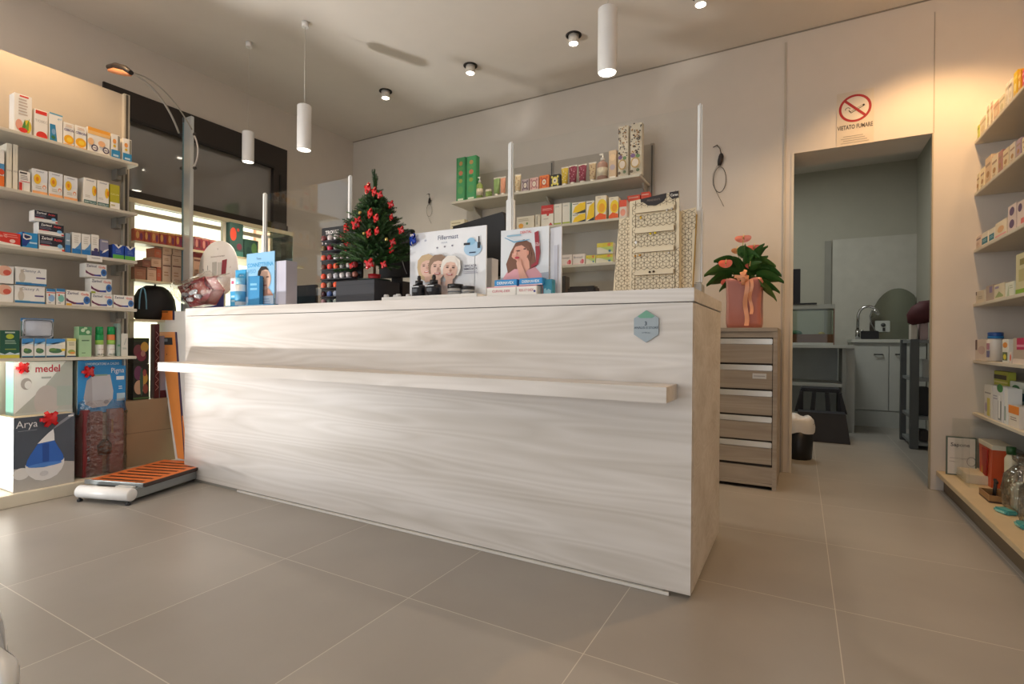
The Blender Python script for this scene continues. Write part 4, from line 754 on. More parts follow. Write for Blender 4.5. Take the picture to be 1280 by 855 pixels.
for i in range(14):
    a = i*2.399; leaf(t, 'leaf', (0, .02, ph*1.05), (.13*math.cos(a), .10*math.sin(a)-.01, ph*(1.25+.25*(i % 3))), .026, LG, .15)
SPA = M('#E58A78', .3); SPA2 = M('#D9695E', .3)
def spathe(px, py, w_, h_, m, y=-.02, st=(930, 350)):
    c = L0(px, py, y); w_ *= 1.15; h_ *= 1.2
    b = MB(); n = 22; rim = []
    for k in range(n):
        a = 2*PI*k/n; hrt = 1-.22*max(0, math.cos(a-PI/2))**6
        rim.append((c.x+w_*math.cos(a)*hrt, c.y-.012*math.cos(a*2), c.z+h_*math.sin(a)*hrt))
    b.add([tuple(c+Vector((0, .012, 0)))]+rim, [(0, k+1, (k+1) % n+1) for k in range(n)], m, True)
    o = b.build('flower', t, fix=False); s0 = L0(st[0], st[1], 0)
    MB().tube([s0, (s0+c)/2+Vector((.004, 0, .01)), c+Vector((0, .006, -h_*.4))], .0022, '#9A9A55', 6).build('stem', o)
    MB().tube([c+Vector((0, -.004, -.004)), c+Vector((.006, -.016, .022))], [.004, .002], '#E3C27A', 8).build('spadix', o)
spathe(929, 298, .040, .020, SPA, st=(924, 335)); spathe(942, 310, .036, .020, SPA2, st=(945, 332)); spathe(907, 329, .034, .022, M('#F0745E', .3), -.07, (918, 345)); spathe(921, 313, .026, .016, M('#C98A5A', .3)); spathe(908, 353, .026, .022, SPA2, -.07, (918, 352)); spathe(930, 345, .015, .015, SPA2, -.08); spathe(937, 332, .02, .014, SPA2, -.05)
# ---------------------------------------------------------------- things on the counter
CTZ = CT+.0005
def bow_free(name, loc, r, m, label, cat='bow', group=None, ry=0):
    o = bow(None, name, 0, 0, 0, r*(1.45 if group else 1), m, 8); o.location = loc; o.rotation_euler = (0, ry, random.uniform(-.3, .3)); return tag(o, label, cat, group)
AL = M('#E3E3E1', .35)
ACR = CLEAR('acrylic_sheet', '#FDFEFE', .10, .02, f0=.006)
for (xa, xb, lab) in ((onY(331, 300, 1.90).x, onY(437.5, 300, 1.90).x, 'clear acrylic counter screen between two white posts on the left'), (onY(638, 300, 1.90).x, onY(873.5, 300, 1.90).x+.001, 'clear acrylic counter screen between two white posts on the right')):
    t = empty('counter_screen', ((xa+xb)/2, 1.90, CTZ), 0, lab, 'screen'); w = xb-xa; h = onY(873, 130, 1.90).z-CTZ
    for s_ in (-1, 1):
        x = s_*w/2; last = 'right' in lab and s_ == 1; ww = .016 if last else .024
        MB().box(x-ww/2, x+ww/2, -.010, .010, .0305, h, AL, .006).box(x-ww/2-.005, x+ww/2+.005, -.014, .014, .0305, h*.64 if not last else h*.45, AL, .006).build('post', t)
        MB().box(x-.022, x+.014, -.03, .035, 0, .03, M('#A9A7A2', .4), .002).build('clamp_foot', t)
    MB().box(-w/2+.012, w/2-.012, -.002, .002, .06, h-.01, ACR).build('acrylic_sheet', t)
def pt(px, py, Y): return onY(px, py, Y)
def cp(name, p0, p1, top, Y, dep, label, cat, body, items, rz=0, group=None, z=CTZ, bev=.0015, topc=None):
    x0, x1 = onY(p0, 350, Y).x, onY(p1, 350, Y).x; h = onY((p0+p1)/2, top, Y).z-z
    return carton(name, ((x0+x1)/2, Y+dep/2, z), rz, x1-x0, dep, h, body, items, label, cat, group, topc, bev)
# left: round N1 display on a blue stand
NAVY = M('#232A6E', .35)
t = empty('round_display', (pt(272, 350, 1.97).x, 1.97, CTZ), 0, 'round white display disc reading N1 on a dark blue stand', 'display')
cx, cz = 0, pt(272, 336, 1.97).z-CTZ; rx = (pt(296, 336, 1.97).x-pt(248, 336, 1.97).x)/2; rz_ = (pt(272, 301, 1.97).z-pt(272, 371, 1.97).z)/2
n = 48; b = MB(); b.prism([(cx+rx*math.cos(2*PI*k/n), cz+rz_*math.sin(2*PI*k/n)) for k in range(n)], 0, .006, '#EDEAE8'); 
b.text('N', -rx*.76, cz+.002, .014, '#3A3A4A', -.001); b.text('1', -rx*.52, cz+.012, .032, '#3A3A4A', -.001); b.text('Laboratorio dermatologico', rx*.0, cz+rz_*.45, .010, '#7A6A6A', -.001, wmax=rx*1.2); b.text('v', 0, cz+rz_*.72, .018, '#8A8A8A', -.001)
b.box(-rx*.28, -rx*.05, -.002, -.0005, cz-.06, cz+.045, '#B9B7B2'); b.box(rx*.0, rx*.2, -.002, -.0005, cz-.06, cz+.04, '#C9C7C2'); b.prism([(rx*.2, cz-.04), (rx*.42, cz-.035), (rx*.48, cz+.055), (rx*.24, cz+.05)], -.002, -.0005, '#8A2438'); b.text('gel', rx*.65, cz+.005, .009, '#B08A8A', -.001); b.build('disc', t)
b = MB(); b.prism([(-.16, 0), (.075, 0), (.075, .125), (.05, .13), (-.01, .05), (-.16, .02)], -.05, -.005, NAVY); b.prism([(-.16, 0), (.105, 0), (.105, .03), (-.16, .022)], -.085, -.0505, NAVY); b.build('stand', t)
# cellophane wrapped dark red tray
X0 = pt(253, 360, 1.86); t = empty('gift_basket', (X0.x, 1.80, CTZ), 0, 'dark red gift tray wrapped in clear cellophane on the left counter end', 'gift')
b = MB(); k = lambda x, y: (lambda p: (p.x-X0.x, p.z-CTZ))(onY(x, y, 1.80))
b.prism([k(228, 359), k(262, 346), k(273, 362), k(262, 381), k(244, 384), k(236, 374)], -.03, .04, M('#7A1C28', .3)); b.prism([k(234, 363), k(262, 352), k(266, 366), k(252, 374), k(240, 374)], -.0315, -.030, '#8E3A30'); b.build('tray', t)
b = MB()
for q_, (x, y, l, a_) in enumerate([(240, 369, .06, .1), (250, 366, .07, -.2), (256, 371, .06, .15), (246, 375, .06, .0)]):
    p = k(x, y); b.T = Matrix.Translation((p[0], -.04, p[1])) @ Matrix.Rotation(a_, 4, 'Y'); b.box(-l/2, l/2, -.008, .008, -.012, .012, M('#C3CAD2', .25), .005)
b.build('sachets', t)
b = MB(); b.tube([(k(262,348)[0], -.036, k(262,348)[1]), (k(264,358)[0], -.038, k(264,358)[1]), (k(270,362)[0], -.036, k(270,362)[1])], .005, M('#A02838', .25), 6); b.build('ribbon', t)
b = MB(); out = [k(215,366), k(222,349), k(232,352), k(250,346), k(263,338), k(275,347), k(292,341), k(285,356), k(277,372), k(268,381), k(246,386), k(226,378)]
m_ = len(out); cxx = sum(p[0] for p in out)/m_; czz = sum(p[1] for p in out)/m_; vs_ = []; NR = 5; SUB = 3
for r_i in range(NR+1):
    f = r_i/NR
    for i in range(m_*SUB):
        a0 = out[i//SUB]; a1 = out[(i//SUB+1) % m_]; u = (i % SUB)/SUB; px_, pz_ = a0[0]+(a1[0]-a0[0])*u, a0[1]+(a1[1]-a0[1])*u
        vs_.append((cxx+(px_-cxx)*f, -.075*math.sqrt(max(0, 1-f*f))-.008+.012*mnoise.noise(Vector((i*.8, f*5, 0))), max(.001, czz+(pz_-czz)*f)))
K = m_*SUB; b.add(vs_, [(j*K+i, j*K+(i+1) % K, (j+1)*K+(i+1) % K, (j+1)*K+i) for j in range(1, NR) for i in range(K)]+[tuple(range(K, 2*K))], CEL, True); b.build('cellophane', t, fix=False)
p0_, p1_ = onY(204, 386, 1.80), onY(217, 358, 1.80)
# skincare group
SKB = '#3E9ACB'
cp('leaflet_display', 308, 343, 315.5, 1.795, .004, 'pale blue leaflet display with a bald woman portrait on the counter', 'display', M('#8DBFE3', .5), [('t','CONNETTIVINA',.5,.78,.075,'#2590C8',True,.92),('t','VISO',.2,.67,.08,'#4F9AC8',False,.34),('t','Trova',.45,.89,.04,'#3A5A8A'),('p',[(.42,.08),(.98,.08),(.98,.2),(.86,.3),(.8,.34),(.55,.32),(.48,.22)],'#B88A78'),('e',.66,.5,.23,.19,'#C9A896'),('p',[(.42,.5),(.44,.66),(.55,.74),(.72,.73),(.82,.66),(.7,.68),(.56,.66),(.5,.55),(.52,.42),(.6,.34),(.5,.36)],'#2A2220'),('e',.6,.52,.05,.012,'#5A3A34'),('e',.78,.54,.05,.012,'#5A3A34'),('p',[(.69,.52),(.73,.44),(.67,.44)],'#B08C7C'),('e',.70,.39,.06,.014,'#A05A54'),('r',0,0,1,.2,'#B9CBE0'),('l',.5,.04,.9,.16,3,'#8AA0C0'),('r',.05,.03,.35,.09,'#7FC0E0')])
cp('leaflet_stand', 344, 357.5, 326, 1.805, .07, 'pale grey leaflet holder behind the blue leaflet display', 'stand', M('#C4C4D4', .4), [('r',.25,0,.3,1,'#B4B4C6')])
cp('skincare_box', 294, 307.5, 337, 1.80, .03, 'bright blue skincare box behind the white topped bottle', 'box', SKB, [('t','derma',.6,.85,.05,'#CFE6F2'),('l',.3,.3,.9,.6,2,'#67B0D8')], group='skincare packs on the counter')
cp('skincare_box', 311, 323, 345, 1.755, .025, 'bright blue skincare box in front of the leaflet display', 'box', '#3A8FC4', [('l',.2,.5,.8,.8,2,'#7FBEE0'),('r',.05,0,.1,1,'#2F7FB4')], group='skincare packs on the counter', rz=.15)
cp('skincare_box', 288, 295.5, 347.5, 1.765, .03, 'narrow white and blue box left of the blue capped bottle', 'box', '#DFE3E8', [('r',0,0,1,.55,'#3E9ACB'),('r',.2,.8,.6,.9,'#C05A7A'),('l',.2,.15,.8,.45,2,'#A8D0E6')], group='skincare packs on the counter')
def bottle(px0, px1, top, Y, mb_, mc, label, cap=.22, name='skincare_bottle', drop=False, group=None):
    x0, x1 = onY(px0, 350, Y).x, onY(px1, 350, Y).x; r = (x1-x0)/2; h = onY((px0+px1)/2, top, Y).z-CTZ
    t = empty(name, ((x0+x1)/2, Y, CTZ), 0, label, 'bottle', group)
    if drop:
        MB().lathe([(.001, 0), (r, .002), (r, h*.50), (r*.75, h*.58), (r*.42, h*.60)], mb_, n=20).box(-r*.5, r*.5, -r*1.01, -r*.99, h*.36, h*.42, '#B9C0C8').build('body', t); MB().lathe([(r*.46, h*.60), (r*.46, h*.76), (r*.2, h*.78), (r*.26, h*.85), (r*.2, h*.98), (.001, h)], mc, n=14).build('dropper_cap', t)
    else:
        MB().lathe([(.001, 0), (r, .002), (r, h*(1-cap))], mb_, n=20).lathe([(r*1.01, h*.2), (r*1.01, h*.55)], '#5BAAD6', n=20).build('body', t); MB().lathe([(r*.93, h*(1-cap)), (r*.93, h*.99), (r*.8, h), (.001, h)], mc, n=20).build('cap', t)
bottle(297, 304.5, 348, 1.775, M('#E6EAEC', .3), M('#8FCBE4', .3), 'white skincare bottle with a pale blue cap on the counter')
cp('skincare_tray', 281, 342, 381, 1.705, .03, 'flat blue display tray in front of the skincare boxes', 'tray', '#3F8EC0', [('r',.3,.2,.8,.6,'#B9D8EA')])
# small bottles and terminal
bottle(356, 361.5, 351, 1.98, M('#A9AEB8', .2), M('#C02A34', .3), 'small clear bottle with a red cap left of the card terminal', .45)
t = empty('card_terminal', (pt(380, 360, 2.0).x, 2.0, CTZ), 0, 'black payment terminal screen left of the nail polish stand', 'terminal')
w = pt(394, 360, 2.0).x-pt(365.5, 360, 2.0).x; h = pt(380, 356.5, 2.0).z-CTZ
BLK = M('#17161A', .35); BLK2 = M('#2A2A30', .4)
MB().box(-w/2, w/2, 0, .02, .02, h, BLK, .003).build('screen', t); MB().box(-w/2, w/2, -.10, .04, 0, .019, BLK2, .004).box(-w*.2, w*.3, -.09, -.02, .0192, .025, '#4A4A54').build('base', t)
# nail polish stand
Y0 = 1.82
t = empty('nail_polish_stand', (pt(418, 340, Y0).x, Y0, CTZ), 0, 'black counter stand reading TROUSS filled with nail polish bottles', 'stand')
xl, xr = pt(401.5, 340, Y0+.05).x-pt(418, 340, Y0).x, pt(452, 340, Y0+.05).x-pt(418, 340, Y0).x; ht = pt(420, 283, Y0+.05).z-CTZ
b = MB(); b.box(xl, xr, .05, .065, 0, ht, BLK, .002); b.text('TROUSS', xl+.078, ht-.026, .019, '#E8E4E2', .049, True, wmax=.10); b.box(xl+.006, xl+.014, .048, .05, ht-.085, ht-.068, '#A8A0A0'); b.box(xl+.03, xl+.04, .048, .05, ht-.085, ht-.068, '#C8C0C0'); b.box(xl+.06, xl+.12, .048, .05, ht-.050, ht-.047, '#8A8484'); b.build('backboard', t)
rows = [297, 309.5, 321.5, 333, 345, 356, 367, 377]
cc_ = [['#7A3A3E','#CFC6C6','#D6D0D0','#A03A44','#D9D2D2','#8A8A8A'],['#6A5A3A','#C83A5E','#7A7A74','#E3DEDE','#E08A4A','#9A3A4A'],['#E86A4E','#9A2438','#E6E2E2','#BFA6A6','#E0DADA','#C9B8B0'],['#6A3A30','#DE4A3E','#EE6A48','#9A9A94','#C9C4BE','#B04040'],['#E8553A','#B9A9A9','#BFC0C8','#D8D4D4','#C4BABA','#A86A5A'],['#EE6A4E','#8A8478','#EE5A34','#E8502E','#C9A0A8','#B55A5A'],['#4A2A30','#5F78B8','#A8B4CC','#5A6A64','#7A7A8A','#4A4A5A'],['#B08A90','#4A5A54','#9AA8A4','#8A9A9A','#6A6A6A','#4A4A4A']]
pitch = (pt(447, 340, Y0).x-pt(400, 340, Y0).x)/6
rn = ['top', 'second', 'third', 'fourth', 'fifth', 'sixth', 'seventh', 'lowest']; cn = ['first', 'second', 'third', 'fourth', 'fifth', 'sixth']
hx2 = lambda s_: [int(s_[i:i+2], 16) for i in (1, 3, 5)]
def cname(s_):
    r_, g_, b_ = hx2(s_); mx, mn = max(r_, g_, b_), min(r_, g_, b_)
    if mx-mn < 28: return 'white' if mx > 200 else ('grey' if mx > 110 else 'dark')
    if b_ == mx: return 'blue'
    if g_ == mx: return 'green'
    return 'dark red' if mx < 170 else ('orange' if g_ > b_+15 else 'pink red')
base_x = pt(400+4, 340, Y0).x
zprev = None
for ri, ry in enumerate(rows):
    zc_ = pt(410, ry, Y0).z
    sh = MB().box(base_x-pt(418, 340, Y0).x-.014, xr-.01, -.006, .0495, zc_-.0185-CTZ, zc_-.0150-CTZ, BLK2); sh.build('shelf', t)
    for ci in range(6):
        c_ = cc_[ri][ci]; x = base_x+ci*pitch; m = M(c_, .15, 0, .6, 0)
        mb = MB(); mb.lathe([(.001, -.0145), (.011, -.0140), (.0135, -.006), (.0135, .004), (.010, .010), (.005, .0125), (.001, .0125)], m, n=14)
        o = mb.build('nail_polish_bottle'); o.location = (x, Y0+.004, zc_); tag(o, '%s nail polish bottle, %s row of the stand, %s from the left' % (cname(c_), rn[ri], cn[ci]), 'nail polish', 'nail polish bottles on the counter stand')
        MB().lathe([(.006, -.011), (.005, .011)], BLK, n=10).build('cap', o).rotation_euler = (PI/2, 0, 0); o.children[0].location = (0, .021, 0)
# black boxes, tree, monitor
cp('black_box', 420, 468, 350.5, 1.75, .17, 'large matt black box under the small christmas tree', 'box', M('#2B2C33', .5), [('r',0,.80,1,.815,'#1A1A1E')], z=CTZ)
cp('black_box', 477, 503, 352, 2.0, .09, 'small black box right of the tree box', 'box', M('#1C1C20', .5), [('r',0,.7,1,.715,'#101012')])
TY = 1.86; TC = pt(468, 345, TY); bz = onY(444, 350.5, 1.75).z+.001
t = empty('plant_tray', (TC.x, TY, bz), 0, 'round dark green tray holding the christmas tree pot', 'tray'); rr = .078
MB().lathe([(.001, 0), (rr*.9, 0), (rr, .006), (rr, .012), (rr*.96, .012), (rr*.9, .004), (.001, .004)], M('#15302A', .35), n=40).build('dish', t)
tz = bz+.0045
t = empty('christmas_tree', (TC.x, TY, tz), 0, 'small green artificial christmas tree with red bows on the counter', 'christmas tree')
top = pt(468, 209, TY).z-tz
MB().lathe([(.001, 0), (.026, 0), (.031, .034), (.026, .034), (.001, .03)], M('#B8202A', .4), n=20).build('pot', t)
MB().tube([(0, 0, .03), (.002, 0, top*.5), (.002, 0, top*.9)], [.007, .005, .002], '#5A3F28', 8).build('trunk', t)
random.seed(11); NG = [M('#23421F', .6, var=0), M('#2F5528', .6, var=0), M('#3F6A33', .6, var=0)]
b = MB(); zs = .07
def sprig(b, p0, d, L_, m):
    d = d.normalized(); s1 = d.orthogonal().normalized(); s2 = d.cross(s1)
    nn = max(6, int(L_/.0024))
    vs_ = []; fs = []
    for i in range(nn):
        c = p0+d*(L_*i/nn)
        for q in range(3):
            a = random.random()*2*PI; o_ = (s1*math.cos(a)+s2*math.sin(a))*.0115*(1-.35*i/nn)+d*.007; wv = d.cross(o_).normalized()*.0016
            k0 = len(vs_); vs_ += [tuple(c-wv), tuple(c+wv), tuple(c+o_)]; fs.append((k0, k0+1, k0+2))
    b.add(vs_, fs, m)
RT = (pt(512, 330, TY).x-pt(420, 330, TY).x)/2
for i in range(330):
    f = (i/330)**.9; z = zs+f*(top*.80-zs); R_ = (RT*.94*(1-f)**.75+.014)*(1.0 if z > .1 else .9)
    a = i*2.39996; L_ = R_*random.uniform(.75, 1.08); d = Vector((math.cos(a), math.sin(a), random.uniform(-.12, .35))); c = Vector((0, 0, z))
    sprig(b, c+d*L_*.12, d, L_*.9, NG[i % 3])
    if L_ > .05:
        for s_ in (-.55, .55):
            d2 = Matrix.Rotation(s_, 3, 'Z') @ d; sprig(b, c+d*L_*.5, d2, L_*.42, NG[(i+1) % 3])
for k in range(5): sprig(b, Vector((0, 0, top*.74)), Vector((.12*math.sin(k), .1*math.cos(k), 1)), top*.16+.01*k, NG[k % 3])
sprig(b, Vector((0, 0, top*.76)), Vector((-.03, 0, 1)), top*.22, NG[1]); sprig(b, Vector((0, 0, top*.76)), Vector((-.05, 0, 1)), top*.21, NG[2]); sprig(b, Vector((.002, 0, top*.77)), Vector((1, 0, .25)), .048, NG[1])
b.build('foliage', t, fix=False)
BG = 'red ribbon bows on the christmas tree'
bl = [(462,236,.020,'top of the tree'),(470,240,.016,'right below the tree tip'),(476,244,.013,'upper right of the tree'),(465,267,.017,'middle of the tree, upper one'),(472,273,.015,'middle of the tree, lower one'),(490,256,.014,'right edge near the top'),(491,272,.012,'right edge in the middle'),(503,288,.014,'far right tip in front of the wall'),(436,285,.022,'left side, largest'),(446,281,.018,'left side, beside the largest'),(433,296,.018,'left edge, hanging lower'),(436,308,.018,'lower left, above the polish stand'),(463,292,.015,'centre, above the lower branches'),(473,289,.014,'centre right, above the lower branches'),(492,303,.013,'right side, upper of a pair'),(491,312,.013,'right side, lower of a pair'),(449,276,.014,'left, near the middle'),(463,330,.018,'front of the red pot'),(481,331,.012,'hanging right of the red pot'),(441,332,.012,'hanging at the lower left')]
for i, (x, y, r_, w_) in enumerate(bl):
    hz = (pt(x, y, TY).z-tz)/top; dd = RT*.85*(1-max(0, min(1, hz)))**.8+.02
    p = onY(x, y, TY-dd*(.95 if abs(x-466) < 22 else .35)); bow_free('ribbon_bow', p, r_, REDR, 'red ribbon bow on the christmas tree, '+w_, 'bow', BG)
for (x, y, lab) in ((450, 266, 'small gold bauble at the upper left of the christmas tree'), (483, 299, 'small gold bauble on the lower right of the christmas tree'), (455, 292, 'small gold bauble left of the centre of the tree')):
    p = onY(x, y, TY-RT*.6); o = MB().sph((0, 0, 0), .0075, M('#C9B46A', .2, .8, .5, 0), 12).build('bauble'); o.location = p; tag(o, lab, 'bauble', 'gold baubles on the tree')
t = empty('monitor', (pt(494, 320, 2.16).x, 2.16, CTZ), .12, 'black back of a computer monitor behind the christmas tree', 'monitor')
w = pt(512, 320, 2.16).x-pt(474, 320, 2.16).x; zt_ = pt(494, 288, 2.16).z-CTZ; zb_ = pt(494, 347, 2.16).z-CTZ
MB().box(-w/2, w/2, 0, .03, zb_, zt_, BLK, .005).build('housing', t); MB().box(-.03, .03, .01, .03, 0, zb_, BLK).box(-.07, .07, -.04, .06, 0, .012, BLK, .003).build('stand', t)
MB().tube([(w*.1, -.004, zt_*.78), (w*.3, -.006, zt_*.5), (w*.36, -.004, zb_*1.1)], .0025, '#8A8A90', 6).build('cable', t)
# beauty display with bottles
b = MB(); 
cp('sample_tray', 477, 596, 369, 1.755, .10, 'flat white sample tray in front of the serum display', 'tray', M('#E8E6E2', .4), [], z=CTZ)
tzz = pt(536, 369, 1.755).z+.0005
def jar(px0, px1, top, Y, mb_, mc, label, group=None):
    x0, x1 = onY(px0, 350, Y).x, onY(px1, 350, Y).x; r = (x1-x0)/2; h = onY((px0+px1)/2, top, Y).z-tzz
    t = empty('cream_jar', ((x0+x1)/2, Y, tzz), 0, label, 'jar', group); MB().lathe([(.001, 0), (r, .001), (r, h*.6)], mb_, n=24).lathe([(r*1.01, h*.22), (r*1.01, h*.34)], '#6A6E74', n=24).build('body', t); MB().lathe([(r*1.03, h*.6), (r*1.03, h*.97), (r, h), (.001, h)], mc, n=24).build('lid', t)
def dropb(px0, px1, top, label):
    x0, x1 = onY(px0, 350, 1.80).x, onY(px1, 350, 1.80).x; r = (x1-x0)/2; h = onY((px0+px1)/2, top, 1.80).z-tzz
    t = empty('serum_bottle', ((x0+x1)/2, 1.80, tzz), 0, label, 'bottle', 'dark serum bottles')
    MB().lathe([(.001, 0), (r, .002), (r, h*.46), (r*.8, h*.54), (r*.5, h*.56)], M('#23262C', .2), n=20).box(-r*.7, r*.7, -r*1.03, -r*.9, h*.42, h*.46, '#C9CED4').box(-r*.4, r*.4, -r*1.03, -r*.9, h*.18, h*.34, '#5A6068').build('body', t)
    MB().lathe([(r*.55, h*.56), (r*.55, h*.74), (r*.22, h*.76), (r*.28, h*.84), (r*.22, h*.97), (.001, h)], BLK, n=14).build('dropper_cap', t)
dropb(517, 531, 344.5, 'left dark dropper bottle before the serum display'); dropb(535, 550, 343, 'right dark dropper bottle before the serum display')
jar(561.5, 577.5, 355.5, 1.80, M('#A9A8A6', .3), M('#1E1E20', .3), 'left grey cream jar with black lid before the serum display'); jar(578.3, 592, 358, 1.81, M('#A9A8A6', .3), M('#26262A', .3), 'right grey cream jar with black lid before the serum display')
b = MB()
for k_, (x, y) in enumerate([(483, 367), (489, 364), (498, 366), (505, 367.5)]):
    p = onY(x, y, 1.80); o = MB().lathe([(.001, 0), (.012, .001), (.012, .012), (.009, .016), (.001, .016)], M('#E5E3E0', .35), n=16).build('sample_pot'); o.location = (p.x, 1.80+.03*(k_ % 2), tzz); tag(o, cn[k_]+' small white sample pot from the left on the flat tray', 'pot', 'white sample pots on the tray')
skin = '#DDB7A6'; skd = '#B98C7E'
def face(u, v, s_, tilt, hair, hv=1.0):
    c, si = math.cos(tilt), math.sin(tilt); f = lambda a, b_: (u+(a*c-b_*si)*s_*.86, v+(a*si+b_*c)*s_)
    E = lambda a, b_, ra, rb, m, n=18: ('p', [f(a+ra*math.cos(2*PI*i/n), b_+rb*math.sin(2*PI*i/n)) for i in range(n)], m)
    return [('p',[f(-.9,-.9),f(-1.0,.1),f(-.85,.75),f(-.4,1.12),f(.3,1.15),f(.85,.8),f(1.0,.1),f(.85,-.9),f(.3,-1.3),f(-.3,-1.3)] if hv > 1 else [f(-.8,-.5),f(-.92,.1),f(-.8,.7),f(-.4,1.08),f(.3,1.1),f(.8,.75),f(.92,.1),f(.78,-.5)],hair), ('p',[f(-.3,-.7),f(-.35,-1.4),f(.35,-1.4),f(.3,-.7)],skin), E(0,-.08,.66,.90,skin), ('p', [f(*q) for q in ((-.66,.15),(-.7,.5),(-.3,.85),(.35,.88),(.7,.45),(.62,.15),(.4,.52),(0,.60),(-.4,.50))], hair),
        E(-.28,.12,.13,.05,'#4A3430'), E(.28,.12,.13,.05,'#4A3430'), E(-.28,.26,.17,.03,'#8A6A5A'), E(.28,.26,.17,.03,'#8A6A5A'), ('p', [f(0,.1), f(.11,-.2), f(-.08,-.22)], '#CFA292'), E(0,-.46,.28,.09,'#C05A58'), E(0,-.44,.2,.04,'#F2E8E4')]
YD = 1.86
x0, x1 = pt(512.5, 330, YD).x, pt(607.5, 330, YD).x; hz = pt(560, 287, YD).z-CTZ
it = [('p',[(.03,0),(.03,.1),(.2,.25),(.5,.28),(.62,.1),(.62,0)],'#EAD9D6'),('t','Fillermast',.52,.90,.065,'#33406E',False,.56),('t','dr',.22,.885,.035,'#7A86A8'),('t','VELDOR',.47,.825,.022,'#9AA6B8'),('e',.38,.76,.012,.012,'#7A7A8A'),('e',.48,.765,.012,.012,'#7A7A8A'),('e',.58,.77,.012,.012,'#7A7A8A'),('e',.84,.70,.11,.10,'#A9CCE8'),('e',.82,.80,.05,.05,'#8FC0E0'),('r',.90,.70,.935,.78,'#1E2430'),('r',.91,.78,.925,.86,'#1E2430'),('r',.73,.755,.81,.785,'#1E2430'),('r',.80,.64,.88,.655,'#2A3A5A'),('t','EFFICACIA',.82,.47,.03,'#5A5A6E',True,.18),('t','IMMEDIATA',.82,.43,.03,'#5A5A6E',True,.18),('l',.73,.36,.91,.40,2,'#A9A9B8')]
it += face(.25, .50, .155, .12, '#C9AE88', 1.2)+face(.41, .47, .17, -.06, '#8E735E')+face(.58, .44, .165, -.10, '#E6E0D8')
b = MB(); w = x1-x0; b.box(-w/2, w/2, 0, .006, 0, hz, M('#EAECF0', .45)); deco(b, w, hz, 0, it)
t = empty('serum_display', ((x0+x1)/2, YD, CTZ), -.0, 'white cardboard display with three smiling women and a blue bow', 'display'); b.T = Matrix()
b.build('printed_board', t); MB().prism([(0, 0), (.09, 0), (0, hz*.8)], w*.36, w*.365, '#DADCE0', 'yz').build('strut', t)
t.rotation_euler = (0, 0, .0)
bow_free('blue_bow', pt(518.5, 300, YD-.006), .030, BLUR, 'shiny blue gift bow stuck on the corner of the serum display')
# big black monitor back
t = empty('monitor', (pt(600, 300, 2.14).x, 2.14, CTZ), 0, 'large black tilted monitor seen from behind between two displays', 'monitor')
k = lambda x, y: (lambda p: (p.x-t.location.x, p.z-CTZ))(onY(x, y, 2.14))
MB().prism([k(566, 283), k(628, 264.5), k(631, 275), k(631, 302), k(627, 308), k(625, 345), k(600, 352), k(570, 345)], 0, .05, M('#131316', .45)).build('housing', t)
MB().box(-.03, .04, .01, .04, 0, k(600, 350)[1], BLK).box(-.09, .09, -.05, .07, 0, .012, BLK, .003).build('stand', t)
cp('card_reader', 607.5, 614.5, 322.5, 2.06, .06, 'light grey reader standing behind the serum display edge', 'reader', M('#AFAFB3', .45), [])
# woman poster display
YW = 1.82; x0, x1 = pt(626, 320, YW).x, pt(686, 320, YW).x; hz = pt(650, 286, YW).z-CTZ; w = x1-x0
H_ = '#7A4E3A'; SK = '#E0A48E'
it = [('p',[(0,0),(1,0),(1,.35),(.0,.3)],'#A9B0BC'),('p',[(.02,0),(.06,.30),(.2,.44),(.38,.46),(.72,.44),(.86,.32),(.92,0)],'#E2A3AC'),('p',[(.16,.36),(.12,.5),(.22,.68),(.32,.8),(.5,.84),(.64,.78),(.72,.62),(.76,.44),(.6,.4),(.3,.42)],H_),
  ('p',[(.36,.42),(.36,.55),(.6,.58),(.62,.42),(.5,.34)],SK),('e',.43,.65,.155,.13,SK),('p',[(.26,.66),(.24,.60),(.30,.56),(.34,.6)],SK),('p',[(.30,.74),(.42,.82),(.6,.76),(.66,.62),(.62,.5),(.57,.58),(.56,.7),(.45,.76)],H_),('e',.38,.68,.045,.010,'#5A3A34'),('e',.52,.70,.03,.010,'#5A3A34'),('e',.36,.58,.05,.018,'#C03A4A'),('p',[(.36,.68),(.27,.63),(.34,.61)],'#E8B4A0'),('e',.585,.64,.025,.035,'#D8957E'),
  ('p',[(.36,.48),(.44,.52),(.56,.32),(.74,.08),(.66,0),(.56,.02),(.42,.28)],'#E3A892'),('p',[(.35,.5),(.37,.42),(.44,.40),(.47,.5),(.43,.56),(.40,.52),(.38,.57)],'#E3A892'),
  ('p',[(.72,.92),(.80,.94),(.84,.62),(.80,.46),(.66,.42),(.66,.46),(.76,.50)],'#9A2434'),('t','GOLA',.79,.75,.05,'#E8D0D0',True,.1),('p',[(.1,.88),(.3,.80),(.62,.82),(.62,.83),(.3,.82),(.1,.89)],'#6FA8C8'),('t','DENTAL',.55,.94,.035,'#D04A4A',True,.3),('l',.15,.88,.45,.93,1,'#8FB8D0')]
b = MB(); b.box(-w/2, w/2, 0, .006, 0, hz, M('#DFE3E8', .45)); deco(b, w, hz, 0, it)
t = empty('poster_display', ((x0+x1)/2, YW, CTZ), .0, 'cardboard display showing a woman in a pink top touching her neck', 'display'); b.build('printed_board', t)
xx = pt(700.5, 320, YW).x-t.location.x; MB().prism([(w/2+.0005, 0), (xx, 0), (xx, hz*.98), (w/2+.0005, hz*.97)], .01, .016, M('#DEDFE6', .45)).prism([(w/2+.02, 0), (w/2+.035, 0), (w/2+.035, hz*.72), (w/2+.02, hz*.72)], .006, .0095, '#C9CAD6').build('side_wing', t)
GC = 'dental packs before the poster display'
